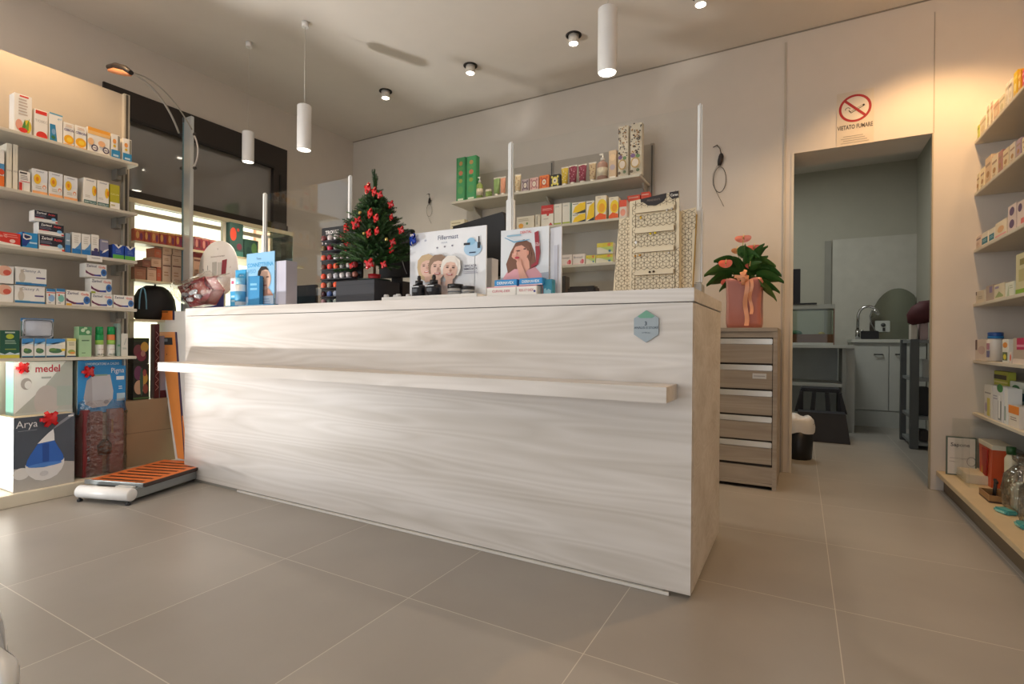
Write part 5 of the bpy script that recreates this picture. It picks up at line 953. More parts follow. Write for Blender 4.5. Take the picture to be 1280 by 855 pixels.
TP = [('r',0,.72,1,1,'#2F8FD0'),('t','DENTAL-ACT',.35,.3,.16,'#D06A7A',True,.5),('t','XR-47',.8,.3,.14,'#D8A0A0',True,.26),('r',0,.66,1,.70,'#D05A7A')]
cp('toothpaste_box', 608.5, 645, 358.5, 1.735, .05, 'white and red dental box lower left before the poster', 'box', W_, [('t','CURVAL-DEX',.5,.55,.26,'#D06A7A',True,.7),('r',0,.92,1,1,'#D9A0AC')], group=GC)
zq = pt(626, 358.5, 1.735).z+.0006
cp('toothpaste_box', 645.5, 671, 357, 1.735, .05, 'white and red dental box lower right before the poster', 'box', W_, [('t','RX-17 DEX',.5,.55,.26,'#D88A90',True,.7),('r',0,.92,1,1,'#D9A0AC'),('e',.9,.4,.05,.12,'#3A3A8A')], group=GC)
cp('toothpaste_box', 618, 646, 349.5, 1.745, .035, 'blue dental box with white letters, upper left before the poster', 'box', '#2F8FD0', [('t','DERMAVEX',.5,.55,.4,'#E8F2F8',True,.75),('r',0,0,1,.14,'#E9C9D0')], group=GC, z=zq)
cp('toothpaste_box', 649, 678, 347.5, 1.745, .035, 'blue dental box with white letters, upper right before the poster', 'box', '#2F8FD0', [('t','DERMAVEX',.5,.55,.4,'#E8F2F8',True,.75),('r',0,0,1,.14,'#E9C9D0')], group=GC, z=zq+.0016)
cp('toothpaste_box', 679, 690, 349, 1.765, .03, 'teal box with a pale skyline print right of the dental boxes', 'box', '#2E8AA6', [('p',[(.1,.1),(.1,.4),(.3,.45),(.4,.3),(.6,.4),(.9,.3),(.9,.1)],'#8FC0D0')], group=GC)
cp('tape_dispenser', 709, 744, 357.5, 2.05, .06, 'low black device behind the counter right of the poster', 'device', M('#1D1A1C', .45), [], bev=.008)
cp('label_printer', 701, 706.5, 345, 2.1, .05, 'small black printer half hidden right of the poster display', 'printer', M('#2A2826', .45), [])
# gold earring stand with cube line pattern
GOLD = M('#E2D3B4', .45, 0, .4, .02); GL = '#5E4A2A'
YE = 1.82
t = empty('earring_stand', (pt(820, 320, YE).x, YE, CTZ), 0, 'cream gold cardboard earring stand with black cube line pattern', 'stand')
OX = t.location.x
def k2(x, y, Y): p = onY(x, y, Y); return (p.x-OX, p.z-CTZ)
def inside(poly, x, z):
    c = False; n = len(poly)
    for i in range(n):
        a, d = poly[i], poly[(i+1) % n]
        if (a[1] > z) != (d[1] > z) and x < (d[0]-a[0])*(z-a[1])/(d[1]-a[1])+a[0]: c = not c
    return c
def cubes(b, poly, y, s_=.0125, wd=.0006, holes=()):
    xs = [p[0] for p in poly]; zs_ = [p[1] for p in poly]; v, f = [], []
    j = 0; z = min(zs_)
    while z < max(zs_)+s_:
        x = min(xs)-(s_*.866 if j % 2 else 0)
        while x < max(xs)+s_*2:
            for a in (PI/2, PI/2+2*PI/3, PI/2+4*PI/3, None):
                if a is None: seg = ((x, z+s_), (x+s_*.866, z+s_*1.5))
                else: seg = ((x, z), (x+s_*math.cos(a), z+s_*math.sin(a)))
                if a is None: continue
                m_ = ((seg[0][0]+seg[1][0])/2, (seg[0][1]+seg[1][1])/2)
                if all(inside(poly, *q_) for q_ in seg) and not any(h_[0] < m_[0] < h_[1] and h_[2] < m_[1] < h_[3] for h_ in holes):
                    d = Vector((seg[1][0]-seg[0][0], 0, seg[1][1]-seg[0][1])).normalized(); nrm = Vector((-d.z, 0, d.x))*wd
                    k0 = len(v); v += [(seg[0][0]+nrm.x, y, seg[0][1]+nrm.z), (seg[0][0]-nrm.x, y, seg[0][1]-nrm.z), (seg[1][0]-nrm.x, y, seg[1][1]-nrm.z), (seg[1][0]+nrm.x, y, seg[1][1]+nrm.z)]; f.append((k0, k0+1, k0+2, k0+3))
            for a in (PI/6, 5*PI/6):
                pass
            x += s_*2*.866
        # second set of joints makes the hexagon outlines
        z += s_*.5; x = min(xs)-(0 if j % 2 else s_*.866)
        while x < max(xs)+s_*2:
            for a in (-PI/2, -PI/2+2*PI/3, -PI/2+4*PI/3):
                seg = ((x, z), (x+s_*math.cos(a), z+s_*math.sin(a))); m_ = ((seg[0][0]+seg[1][0])/2, (seg[0][1]+seg[1][1])/2)
                if all(inside(poly, *q_) for q_ in seg) and not any(h_[0] < m_[0] < h_[1] and h_[2] < m_[1] < h_[3] for h_ in holes):
                    d = Vector((seg[1][0]-seg[0][0], 0, seg[1][1]-seg[0][1])).normalized(); nrm = Vector((-d.z, 0, d.x))*wd
                    k0 = len(v); v += [(seg[0][0]+nrm.x, y, seg[0][1]+nrm.z), (seg[0][0]-nrm.x, y, seg[0][1]-nrm.z), (seg[1][0]-nrm.x, y, seg[1][1]-nrm.z), (seg[1][0]+nrm.x, y, seg[1][1]+nrm.z)]; f.append((k0, k0+1, k0+2, k0+3))
            x += s_*2*.866
        z += s_; j += 1
    if v: b.add(v, f, GL)
zb0 = .0
lw = [(k2(766, 360, YE+.03)[0], zb0), (k2(789, 360, YE+.03)[0], zb0), k2(789, 270, YE+.03), k2(774, 274, YE+.03)]
b = MB(); b.prism(lw, .03, .035, GOLD); cubes(b, lw, .0292); b.build('left_wing', t)
rw = [(k2(848, 355, YE+.03)[0], zb0), (k2(865, 355, YE+.03)[0], zb0), k2(870, 268, YE+.03), k2(870, 259, YE+.03), k2(849, 264, YE+.03)]
b = MB(); b.prism(rw, .03, .035, GOLD); b.prism([rw[1], (rw[1][0]+.004, 0), (rw[2][0]+.004, rw[2][1]), rw[2]], .029, .036, '#A07C2E'); cubes(b, rw, .0292); b.build('right_wing', t)
mid = [(k2(787, 362, YE)[0], zb0), (k2(849, 357, YE)[0], zb0), k2(849, 238.5, YE), k2(787, 252, YE)]
zr = [k2(795, y, YE)[1] for y in (262, 268, 286, 293, 311, 317, 339, 345)]
xa, xb = k2(795, 300, YE)[0], k2(843, 300, YE)[0]
b = MB(); b.prism(mid, 0, .005, GOLD); holes = [(xa-.004, xb+.004, zr[q_+1]-.002, zr[q_]+.004) for q_ in (0, 2, 4, 6)]; cubes(b, mid, -.0008, holes=holes)
b.prism([(xa-.003, .01), (xa-.0015, .01), (xa-.0015, zr[0]+.03), (xa-.003, zr[0]+.03)], -.0012, -.0002, '#7A6234'); b.prism([(xb+.0015, .01), (xb+.003, .01), (xb+.003, zr[0]+.05), (xb+.0015, zr[0]+.05)], -.0012, -.0002, '#7A6234'); b.build('front_board', t)
for q_ in (0, 2, 4, 6):
    b = MB(); b.box(xa, xb, -.012, -.0015, zr[q_+1], zr[q_], GOLD, .001); b.box(xa, xb, -.0124, -.0120, zr[q_+1]-.001, zr[q_+1]+.0008, '#5E4A2A'); b.build('card_rail', t)
bl_ = [k2(801, 249, YE), k2(833, 241.5, YE), k2(833, 247, YE), k2(829, 252, YE), k2(820, 257, YE), k2(810, 257, YE), k2(804, 253, YE), k2(801, 253, YE)]
b = MB(); b.prism(bl_, -.002, -.0009, '#241A18'); b.prism([k2(837, 240.5, YE), k2(848.5, 238.5, YE), k2(848.5, 247, YE), k2(840, 249, YE), k2(837, 245, YE)], -.002, -.0009, '#241A18')
c_ = k2(843, 243.5, YE); b.text('Caren', c_[0], c_[1], .009, '#EDE6DA', -.0025, True, wmax=.025); c_ = k2(817, 250, YE); b.text('PENDENTI', c_[0], c_[1], .007, '#7A6A5E', -.0025, True); b.build('header', t)
GE = 'earrings on the cardboard stand'
for (x, y, cc2, lab) in ((801, 272, '#C9A23A', 'gold drop earring at the upper left of the stand'), (813, 292, '#C8B02A', 'left gold stud below the second rail'), (819, 291, '#C8B02A', 'right gold stud below the second rail'), (795, 303, '#EDEDED', 'white pearl earring at the left of the third row'), (794, 320, '#C08A3A', 'left bronze hoop below the third rail'), (800, 319, '#C08A3A', 'right bronze hoop below the third rail'), (834, 262.5, '#A8A29A', 'left silver stud on the top rail'), (840, 261, '#A8A29A', 'right silver stud on the top rail'), (836, 316, '#C9C2B6', 'silver earring at the right of the third rail'), (812, 340, '#4A3A2E', 'left dark stud on the bottom rail'), (817, 339.5, '#4A3A2E', 'right dark stud on the bottom rail')):
    p = onY(x, y, YE-.016); o = MB().sph((0, 0, 0), .0042, M(cc2, .25, .6 if cc2 != '#EDEDED' else 0, .5, 0), 10, (1, .6, 1.5 if cc2 in ('#EDEDED', '#C9A23A') else 1)).build('earring'); o.location = p; tag(o, lab, 'earring', GE)
# ---------------------------------------------------------------- right shelving
RX_ = .82
t = empty('shelving_unit', (1.12, 3.0, 0), 0, 'beige wall shelving unit on the right beside the doorway', 'shelving')
ZR = (1.922, 1.64, 1.33, 1.037, .731, .447)
pin(t, MB().box(1.105, 1.129, 1.2, 3.698, .12, 2.2, PANEL), 'back_panel')
for z in ZR:
    pin(t, MB().box(RX_, 1.104, 1.25, 3.698, z-.016, z, SH, .002), 'shelf')
    for y in (3.3, 2.2): pin(t, MB().prism([(1.104, z-.09), (1.104, z-.0165), (.99, z-.0165), (1.0, z-.04)], y-.006, y+.006, '#9FA0A2', 'xz'), 'bracket')
t = empty('display_plinth', (.9, 3.0, 0), 0, 'long beige plinth board under the right wall shelving', 'plinth')
pin(t, MB().box(.668, 1.10, 1.2, 3.698, .083, .109, M('#CDB996', .4), .002), 'board'); pin(t, MB().box(.70, 1.10, 1.2, 3.69, 0, .0825, M('#6E5F4C', .5)), 'base')
def rs(si, p0, p1, top, name, label, body, items, group, dep=.05, X=RX_+.012, z=None, cat='box'):
    z0 = ZR[si] if z is None else z
    yA, yB = onX(p0, 300, X).y, onX(p1, 300, X).y; pm = (p0+p1)/2; h = onX(pm, top, X).z-z0
    return carton(name, (X+dep/2, (yA+yB)/2, z0+.0003), -PI/2, yA-yB-.003, dep, h, body, items, label, cat, group)
g1 = 'boxes on the top right shelf'
PAT = lambda a, c: [('r',0,.7,1,.82,a),('e',.5,.4,.3,.15,c),('l',.2,.1,.8,.22,2,'#B9AE98')]
rs(0, 1217.5, 1223, 160, 'cosmetic_box', 'yellow green box nearest the doorway on the top right shelf', '#C6CC5A', PAT('#8FA040', '#E6E6A0'), g1)
rs(0, 1223.5, 1231, 149, 'cosmetic_box', 'low cream box after the yellow green one, top right shelf', '#E3D8BE', PAT('#C9B890', '#D9C9A0'), g1)
rs(0, 1232, 1235.5, 134, 'cosmetic_box', 'slim tall cream box, first on the top right shelf', '#E9DFC8', PAT('#C9B890', '#D9C9A0'), g1)
rs(0, 1236.5, 1240, 129, 'cosmetic_box', 'slim tall cream box with pink mark on the top right shelf', '#E6D6C0', PAT('#D9A890', '#D9C9A0'), g1)
rs(0, 1240.5, 1247, 129, 'cosmetic_box', 'pinkish box in the middle of the top right shelf', '#DDBFA0', PAT('#C99A80', '#E6D0B0'), g1)
rs(0, 1247.5, 1254, 122, 'cosmetic_box', 'cream box right of the pinkish one, top right shelf', '#E6DCC0', PAT('#B9B090', '#D0C8A0'), g1)
rs(0, 1255, 1258.5, 106, 'cosmetic_box', 'taller white box left of the dark gap, top right shelf', '#EFE8D8', PAT('#C9C0A8', '#D9D0B8'), g1)
rs(0, 1259, 1263, 102, 'cosmetic_box', 'taller white box left of the yellow ones, top right shelf', '#EFE8D8', PAT('#9A8A78', '#D9D0B8'), g1)
rs(0, 1265, 1270, 92, 'cosmetic_box', 'bright yellow box near the right frame edge, top shelf', '#E6C020', PAT('#F0D860', '#F0E090'), g1)
rs(0, 1270.5, 1274.5, 91, 'cosmetic_box', 'orange yellow box beside the bright yellow one, top shelf', '#E0A028', PAT('#F0C860', '#F0D890'), g1)
rs(0, 1276, 1284, 86, 'cosmetic_box', 'pink box cut off by the right edge, top shelf', '#D04A6A', PAT('#E890A8', '#F0C0D0'), g1)
g2 = 'boxes on the second right shelf'
for i, (p0, p1, tp, cc, w) in enumerate([(1219,1224,218,'#DCCFAE','cream box nearest the wall'),(1224.5,1230,211,'#E6D9B8','yellowish box, second from the wall'),(1230.5,1238,197,'#D9BFA0','peach box, third from the wall'),(1238.5,1246,195,'#E3D6BC','pale box, fourth from the wall'),(1246.5,1252,190,'#B98A84','mauve box in the middle'),(1252.5,1260,187,'#E0D0B0','beige box right of the mauve one'),(1261,1268,180,'#DCD0C0','grey cream box near the bracket'),(1269,1275,175,'#B7A0B0','lilac box near the right edge'),(1276,1286,170,'#DACDB2','cream box cut by the right edge')]):
    rs(1, p0, p1, tp, 'cosmetic_box', w+', second right shelf', cc, [('r',.1,.65,.9,.75,'#A88E78'),('e',.5,.35,.25,.12,'#B0885A'),('l',.2,.1,.7,.2,2,'#B0A080')], g2, .06)
g3 = 'packs on the third right shelf'
rs(2, 1217.5, 1226, 296, 'cosmetic_box', 'small pink cream box nearest the wall, third right shelf', '#DCC8B8', PAT('#8A7A7A', '#C9B0A0'), g3)
rs(2, 1227, 1235, 290, 'cosmetic_box', 'white box with teal label, left one, third right shelf', '#E9E2D2', [('r',.05,.15,.95,.6,'#2E7F94'),('l',.2,.3,.8,.5,2,'#9FD0DC')], g3)
rs(2, 1236, 1243, 285.5, 'cosmetic_box', 'white box with teal label, right one, third right shelf', '#E9E2D2', [('r',.05,.15,.95,.6,'#2E7F94'),('l',.2,.3,.8,.5,2,'#9FD0DC')], g3)
rs(2, 1244, 1258, 276, 'cosmetic_box', 'cream and peach box beside the teal labelled boxes', '#E6D6BC', [('e',.5,.5,.3,.2,'#E0B080'),('r',0,.1,1,.2,'#E3A0A0')], g3)
rs(2, 1259.5, 1270, 256, 'cosmetic_box', 'tall mauve cream box with two dark ovals, left one', '#D9C6BE', [('e',.5,.75,.3,.16,'#5A3F66'),('e',.5,.28,.3,.16,'#5A3F66')], g3, .08)
rs(2, 1271, 1284, 250, 'cosmetic_box', 'tall mauve cream box with red patch at the right edge', '#DCC9C0', [('e',.3,.75,.2,.16,'#5A3F66'),('r',.4,.1,.9,.3,'#D9706A')], g3, .08)
g4 = 'packs on the fourth right shelf'
rs(3, 1220, 1231.5, 363.5, 'cosmetic_box', 'low cream box nearest the wall, fourth right shelf', '#D6CCB8', [('r',0,.7,.15,1,'#5A4A4A'),('l',.3,.3,.8,.6,2,'#B0A48E')], g4)
rs(3, 1233, 1242, 356.5, 'cosmetic_box', 'grey mauve box, second on the fourth right shelf', '#AFA096', [('r',.5,.5,.9,.9,'#8A7AA0')], g4)
rs(3, 1243, 1256, 354.5, 'cosmetic_box', 'cream and green box, third on the fourth right shelf', '#D9CFB4', [('p',[(.1,.1),(.5,.5),(.9,.2),(.9,.1)],'#9AA870'),('r',.1,.7,.5,.85,'#9A90B0')], g4)
rs(3, 1257, 1268, 352.5, 'cosmetic_box', 'pale green white box, fourth on the fourth right shelf', '#DDE0D0', [('p',[(.2,0),(.4,.8),(.5,0)],'#B0C0A0'),('l',.5,.5,.9,.8,2,'#B0B8A0')], g4)
rs(3, 1270, 1284, 316, 'cosmetic_box', 'tall green footed box at the right edge of the photo', '#CFC8A0', [('r',0,0,1,.12,'#7FA830'),('r',.3,.3,.9,.6,'#B8B07A'),('r',.4,.7,.9,.85,'#8A8048')], g4)
g5 = 'packs on the fifth right shelf'
rs(4, 1220, 1234.5, 424.5, 'cosmetic_box', 'cream box with dark corner print, fifth right shelf', '#DACDC0', [('r',0,.5,.2,1,'#6A5658'),('e',.6,.5,.3,.2,'#C9B0A8')], g5)
yb_ = onX(1246, 430, RX_+.05).y; h = onX(1246, 415.5, RX_+.05).z-ZR[4]
tt = empty('supplement_jar', (RX_+.045, yb_, ZR[4]+.0003), -PI/2, 'white supplement jar with a blue lid on the fifth right shelf', 'jar', g5)
r = .032; MB().lathe([(.001, 0), (r, .002), (r, h*.72), (r*.9, h*.78)], M('#E9E4DC', .3), n=24).box(-r*.7, r*.7, -r*1.03, -r*.9, h*.40, h*.62, '#C08A9A').box(-r*.7, r*.7, -r*1.03, -r*.9, h*.14, h*.36, '#7A7AA0').build('body', tt); MB().lathe([(r*.95, h*.78), (r*.97, h*.98), (r*.9, h), (.001, h)], M('#1F4F9A', .3), n=24).lathe([(r*.99, h*.80), (r*.99, h*.86)], '#2F86C8', n=24).build('lid', tt)
rs(4, 1254, 1261.5, 424, 'cosmetic_box', 'white box with orange and yellow patches, fifth right shelf', '#E3E0D6', [('e',.5,.75,.4,.12,'#E0903A'),('r',.1,.1,.9,.45,'#5A6A4A'),('e',.5,.25,.25,.12,'#E0D040')], g5)
rs(4, 1263, 1266, 440, 'cosmetic_box', 'small box with an orange dot in front of the pink one', '#E0D6CC', [('e',.5,.5,.3,.3,'#E0603A')], g5, .02)
rs(4, 1267.5, 1284, 422.5, 'cosmetic_box', 'beige box with a magenta tab at the right edge', '#B9A898', [('r',.3,.55,1,1,'#C02A5A'),('r',.0,0,1,.2,'#E0D0C4'),('l',.3,.6,.9,.8,1,'#E090A8')], g5)
g6 = 'packs on the sixth right shelf'
LIM = '#C2C43E'
rs(5, 1213.5, 1226.5, 462.5, 'wipes_pack', 'yellow green pack nearest the wall, sixth right shelf', LIM, [('r',.1,.8,.9,.92,'#4A4630'),('r',.1,.15,.5,.7,'#DAD8A0'),('r',0,0,1,.08,'#E6DC40')], g6, .03, RX_+.05)
rs(5, 1227.5, 1262, 463.5, 'wipes_pack', 'wide yellow green pack behind the white packs, sixth right shelf', '#B8C04A', [('r',.05,.82,.45,.92,'#4A4630'),('r',.5,.82,.95,.92,'#4A4630'),('r',.1,.1,.5,.7,'#8FA830'),('r',0,.74,1,.78,'#DAD88A')], g6, .03, RX_+.09)
rs(5, 1232, 1241.5, 481.5, 'cosmetic_box', 'white pack with yellow strip, left before the green pack', '#DDDDD6', [('r',.4,.05,.8,.6,'#D0C86A'),('l',.1,.7,.9,.8,1,'#9A9A9A'),('e',.3,.3,.15,.15,'#B0A8C0')], g6)
rs(5, 1242.5, 1256, 483.5, 'cosmetic_box', 'white pack with grey bottle picture and green tab', '#D9DADC', [('e',.7,.96,.28,.12,'#2E7A3A'),('r',.55,.05,.85,.6,'#8A9094'),('r',.6,.1,.75,.75,'#EDEEEE'),('l',.1,.6,.5,.75,2,'#A0A0B0')], g6)
rs(5, 1257, 1261.5, 486, 'cosmetic_box', 'narrow white pack between the green tab pack and the orange one', '#E0E2E0', [('r',.1,.1,.5,.5,'#8AA098')], g6)
rs(5, 1262.5, 1276, 508, 'cosmetic_box', 'orange topped white pack on the sixth right shelf', '#E3DACE', [('r',0,.62,1,1,'#E88A30'),('l',.2,.3,.8,.5,2,'#9A8A80')], g6)
rs(5, 1264, 1284, 478, 'cosmetic_box', 'tall white pack with green cap print behind the orange topped pack', '#D3DBD4', [('e',.4,.84,.25,.08,'#2E7A4A'),('r',.5,.55,.95,.75,'#2A5A6A'),('r',0,0,1,.3,'#E6E6E0')], g6, .04, RX_+.075)
# plinth goods
PZ = .1095
p = onY(1183, 545, 3.62); p2 = onY(1221, 595, 3.62); 
x0, x1 = p.x, onY(1221, 545, 3.62).x
t = empty('framed_notice', ((x0+x1)/2, 3.62, PZ), 0, 'dark framed white notice reading Sapone behind glass on the right plinth', 'notice'); w = x1-x0; h = p.z-PZ
b = MB(); b.box(-w/2, w/2, 0, .012, 0, h, '#5A6A60', .001); b.build('frame', t); b = MB(); b.box(-w/2+.006, w/2-.006, -.001, 0, .006, h-.006, '#DAD8D2'); b.text('Sapone', -.005, h*.80, .020, '#4A4A4A', -.0015, True, wmax=w*.75); b.text('naturale vegetale', -.01, h*.45, .008, '#8A8A8A', -.0015); b.text('Linea', -w*.3, h*.36, .008, '#8A8A8A', -.0015)
b.tube([(w*.33+.018*math.cos(k_*PI/8), -.002, h*.38+.024*math.sin(k_*PI/8)) for k_ in range(16)], .0012, '#5A5A5A', 5, True); b.build('sheet', t)
t = empty('glass_box', (.93, 3.50, PZ), 0, 'clear glass display box standing around the notice on the plinth', 'display'); gm = CLEAR('thin_glass', '#FCFEFD', .2, .02, f0=.02)
for (a_, b_, c_, d_) in ((-.20, -.197, -.16, .17), (.16, .163, -.16, .17)): MB().box(a_, b_, c_, d_, 0, .30, gm).build('side_pane', t)
MB().box(-.20, .163, -.163, -.16, 0, .30, gm).build('front_pane', t); MB().box(-.20, .163, -.163, .17, .3005, .3035, gm).build('top_pane', t)
def rp(px0, px1, top, X, dep, name, label, cat, body, items, grp=None, bev=.004):
    yA, yB = onX(px0, 560, X).y, onX(px1, 560, X).y; h = onX((px0+px1)/2, top, X).z-PZ
    return carton(name, (X+dep/2, (yA+yB)/2, PZ), -PI/2, yA-yB, dep, h, body, items, label, cat, grp, bev=bev)
rp(1182, 1208, 583, .74, .10, 'tray', 'low white tray in front of the notice on the plinth', 'tray', M('#DACFBC', .5), [('r',.1,.2,.9,.4,'#C9BEA8')])
CY_ = 3.30
t = empty('green_cap_bottle', (.87, 3.28, PZ), 0, 'pale bottle with a dark green cap on the right plinth', 'bottle'); MB().lathe([(.001, 0), (.024, .002), (.024, .17), (.014, .19)], M('#D9D2B8', .35), n=20).build('body', t); MB().lathe([(.018, .19), (.018, .225), (.001, .226)], M('#1F4F2A', .35), n=16).build('cap', t)
rp(1243, 1266, 560, .93, .06, 'black_case', 'dark flat case behind the orange bag on the plinth', 'case', M('#2E3236', .4), [])
# orange bag, open crate with tools, cellophane bundle, teal soaps
ox = onX(1222, 570, .80); t = empty('gift_bag', (.86, ox.y-.03, PZ), -PI/2, 'orange and red gift bag with white rim on the right plinth', 'bag')
b = MB(); b.prism([(-.095, 0), (.085, 0), (.105, .19), (-.115, .19)], -.035, .045, M('#D8562E', .4)); b.prism([(-.07, .0), (-.02, .0), (-.01, .07), (-.06, .08)], -.0365, -.035, '#E0B040'); b.build('bag', t); b = MB(); b.prism([(-.117, .19), (.107, .19), (.11, .212), (-.12, .212)], -.037, .047, M('#E8DCCB', .5)); b.build('rim', t); b = MB(); b.prism([(-.02, .05), (.03, .04), (.05, .18), (-.04, .18)], -.042, -.037, '#B02A22'); b.build('ribbon', t)
cy_ = onX(1237, 620, .76); t = empty('wooden_tray', (.775, cy_.y, PZ), -PI/2, 'small brown tray holding three dark sticks on the plinth', 'tray'); b = MB(); b.box(-.075, .075, -.035, .035, 0, .008, '#4A3526'); 
for (a_, b_, c_, d_) in ((-.075, .075, -.035, -.030), (-.075, .075, .030, .035), (-.075, -.070, -.030, .030), (.070, .075, -.030, .030)): b.box(a_, b_, c_, d_, .008, .032, '#9A7448')
b.build('tray', t)
for k_ in (-1, 0, 1): o = MB().cyl((0, 0, 0), (.006, 0, .075), .0035, '#231C1A', 8).lathe([(.006, .0), (.006, .010)], '#231C1A', (.006, 0, .07), 10).build('stick'); o.location = (.775+.004*k_, cy_.y+.028*k_, PZ+.009); tag(o, '%s of the three dark sticks standing in the small brown tray' % ['right', 'middle', 'left'][k_+1], 'stick', 'sticks in the brown tray')
def bundle(px, py, X, w, h, label, inner):
    p = onX(px, py, X); t = empty('cellophane_bundle', (X+.06, p.y, PZ), 0, label, 'gift', 'cellophane bundles on the right plinth'); random.seed(int(px))
    b = MB(); n = 26; L_ = []; prof = [(.9, 0), (1.0, .12), (1.05, .4), (.95, .65), (.55, .8), (.25, .86), (.6, 1.0)]; vs_ = []
    for j, (r_, z) in enumerate(prof):
        for k_ in range(n):
            a = 2*PI*k_/n; q_ = r_*(1+.12*mnoise.noise(Vector((math.cos(a)*2, math.sin(a)*2, j*1.3+px)))); vs_.append((w*q_*math.cos(a)*.8, w*q_*math.sin(a), h*z+(.012*math.sin(5*a) if j == 6 else 0)))
    b.add(vs_, [(j*n+k_, j*n+(k_+1) % n, (j+1)*n+(k_+1) % n, (j+1)*n+k_) for j in range(6) for k_ in range(n)], CEL2, True); b.build('cellophane', t, fix=False)
    for (dx, dy, sx, sy, hz_, c_) in inner: MB().box(dx-sx, dx+sx, dy-sy, dy+sy, .001, hz_, M(c_, .4), .006).build('inner_pack', t)
CEL2 = CLEAR('cellophane_white', '#EFEDE6', .7, .15, 25, .16)
bundle(1257, 600, .77, .085, .23, 'larger cellophane bundle of white soaps on the plinth', [(0, .03, .03, .025, .11, '#D9D6CC'), (.0, -.03, .03, .025, .13, '#C9D0CC'), (.02, 0, .02, .02, .16, '#E3DCCB')])
bundle(1276, 625, .76, .08, .22, 'cellophane bundle cut by the right edge with a magenta tie', [(0, .02, .03, .03, .10, '#D0D6D2'), (0, -.04, .02, .02, .14, '#DDD8CC'), (-.01, 0, .02, .012, .16, '#B8336A')])
for i, (px, py, X, lab) in enumerate([(1249, 654, .735, 'teal wrapped soap, left one at the front of the plinth'), (1272, 659, .74, 'teal wrapped soap, right one at the front of the plinth')]):
    p = onX(px, py, X); carton('soap_bar', (X+.02, p.y, PZ), -PI/2+.4*(1-i), .075, .045, .018, M('#4FA0A0', .3), [('r',.2,.2,.8,.7,'#8FC8C0')], lab, 'soap', 'teal soaps on the plinth', bev=.006)

# ---------------------------------------------------------------- no smoking notice
pa_, pb_ = onY(1046, 118, YB-.002), onY(1092, 178, YB-.002); xc = (pa_.x+pb_.x)/2; zc0, zc1 = onY(1069, 181, YB).z, onY(1069, 114, YB).z
t = empty('no_smoking_sign', (xc, YB-.003, zc0), 0, 'round red no smoking sign reading VIETATO FUMARE above the doorway', 'sign'); w = pb_.x-pa_.x; h = zc1-zc0
MB().box(-w/2, w/2, 0, .0015, 0, h, M('#CFC4B4', .35)).build('sheet', t)
R = w*.44; cz = h-R-.02; b = MB(); n = 48
b.add([(R*.86*math.cos(2*PI*k_/n), -.0004, cz+R*.86*math.sin(2*PI*k_/n)) for k_ in range(n)], [tuple(range(n))], '#D8CFC2')
RD = M('#A3242A', .4)
b.add([(r_*math.cos(2*PI*k_/n), -.0006, cz+r_*math.sin(2*PI*k_/n)) for k_ in range(n) for r_ in (R*.84, R)], [(2*k_, 2*k_+1, (2*k_+3) % (2*n), (2*k_+2) % (2*n)) for k_ in range(n)], RD)
def barr(b, x0, z0, x1, z1, wd, y, m): d = Vector((x1-x0, 0, z1-z0)).normalized(); q_ = Vector((-d.z, 0, d.x))*wd; b.add([(x0+q_.x, y, z0+q_.z), (x0-q_.x, y, z0-q_.z), (x1-q_.x, y, z1-q_.z), (x1+q_.x, y, z1+q_.z)], [(0,1,2,3)], m)
barr(b, -R*.28, cz-R*.28, R*.58, cz+R*.16, R*.07, -.0008, '#2A2624'); barr(b, -R*.26, cz-R*.26, R*.46, cz+R*.11, R*.035, -.001, '#CFC6B8')
for k_ in range(7): a = k_*.5; barr(b, -R*.45+R*.14*math.cos(a), cz-R*.02+R*.13*math.sin(a), -R*.45+R*.14*math.cos(a+.5), cz-R*.02+R*.13*math.sin(a+.5), R*.02, -.001, '#2A2624')
barr(b, -R*.38, cz-R*.1, -R*.26, cz-R*.28, R*.03, -.001, '#2A2624'); barr(b, -R*.6, cz+R*.6, R*.6, cz-R*.6, R*.085, -.0012, RD)
b.build('pictogram', t); b = MB(); b.text('VIETATO FUMARE', 0, cz-R-.026, .026, '#4A443E', -.001, True, wmax=w*.95)
for k_ in range(4): b.box(-w*.38+.012*(k_ % 2), w*.38-.01*k_, -.001, -.0005, .014+.013*k_, .018+.013*k_, '#A39A8C')
b.build('lettering', t)

# ---------------------------------------------------------------- back room
GW_ = M('#C4C6C2', .45, 0, .4, .02); DK = M('#2B2B2E', .5)
SYK = 6.22; p = onY(1066, 430, SYK); x0 = p.x; x1 = 1.045
t = empty('sink_cabinet', ((x0+x1)/2, SYK, 0), 0, 'white two door sink cabinet in the back room', 'cabinet')
zt_ = onY(1080, 424, SYK).z; zd0, zd1 = onY(1085, 512, SYK).z, onY(1085, 432.5, SYK).z
pin(t, MB().box(x0, x1, SYK+.02, 6.77, .10, zt_-.036, GW_), 'body'); pin(t, MB().box(x0-.03, x1, SYK+.005, 6.77, 0, zd0-.01, M('#B5B8B4', .5)), 'plinth'); pin(t, MB().box(x0-.01, x1, SYK-.015, 6.775, zt_-.035, zt_, M('#C9CAC4', .35), .003), 'worktop')
xm = onY(1111, 470, SYK).x
for (a_, c_, hx_) in ((x0+.003, xm-.003, 1098), (xm+.003, x1-.003, 1125)):
    d = pin(t, MB().box(a_, c_, SYK, SYK+.019, zd0, zd1, GW_, .002), 'door'); q_ = onY(hx_, 443, SYK); MB().tube([(q_.x-.035, SYK-.002, q_.z), (q_.x-.03, SYK-.018, q_.z), (q_.x+.03, SYK-.018, q_.z), (q_.x+.035, SYK-.002, q_.z)], .006, M('#3A3A3A', .3, .8), 8).build('handle', d)
CH = M('#BDBDBD', .12, 1, .5, 0); FY = 6.42
q3 = lambda x, y: onY(x, y, FY)
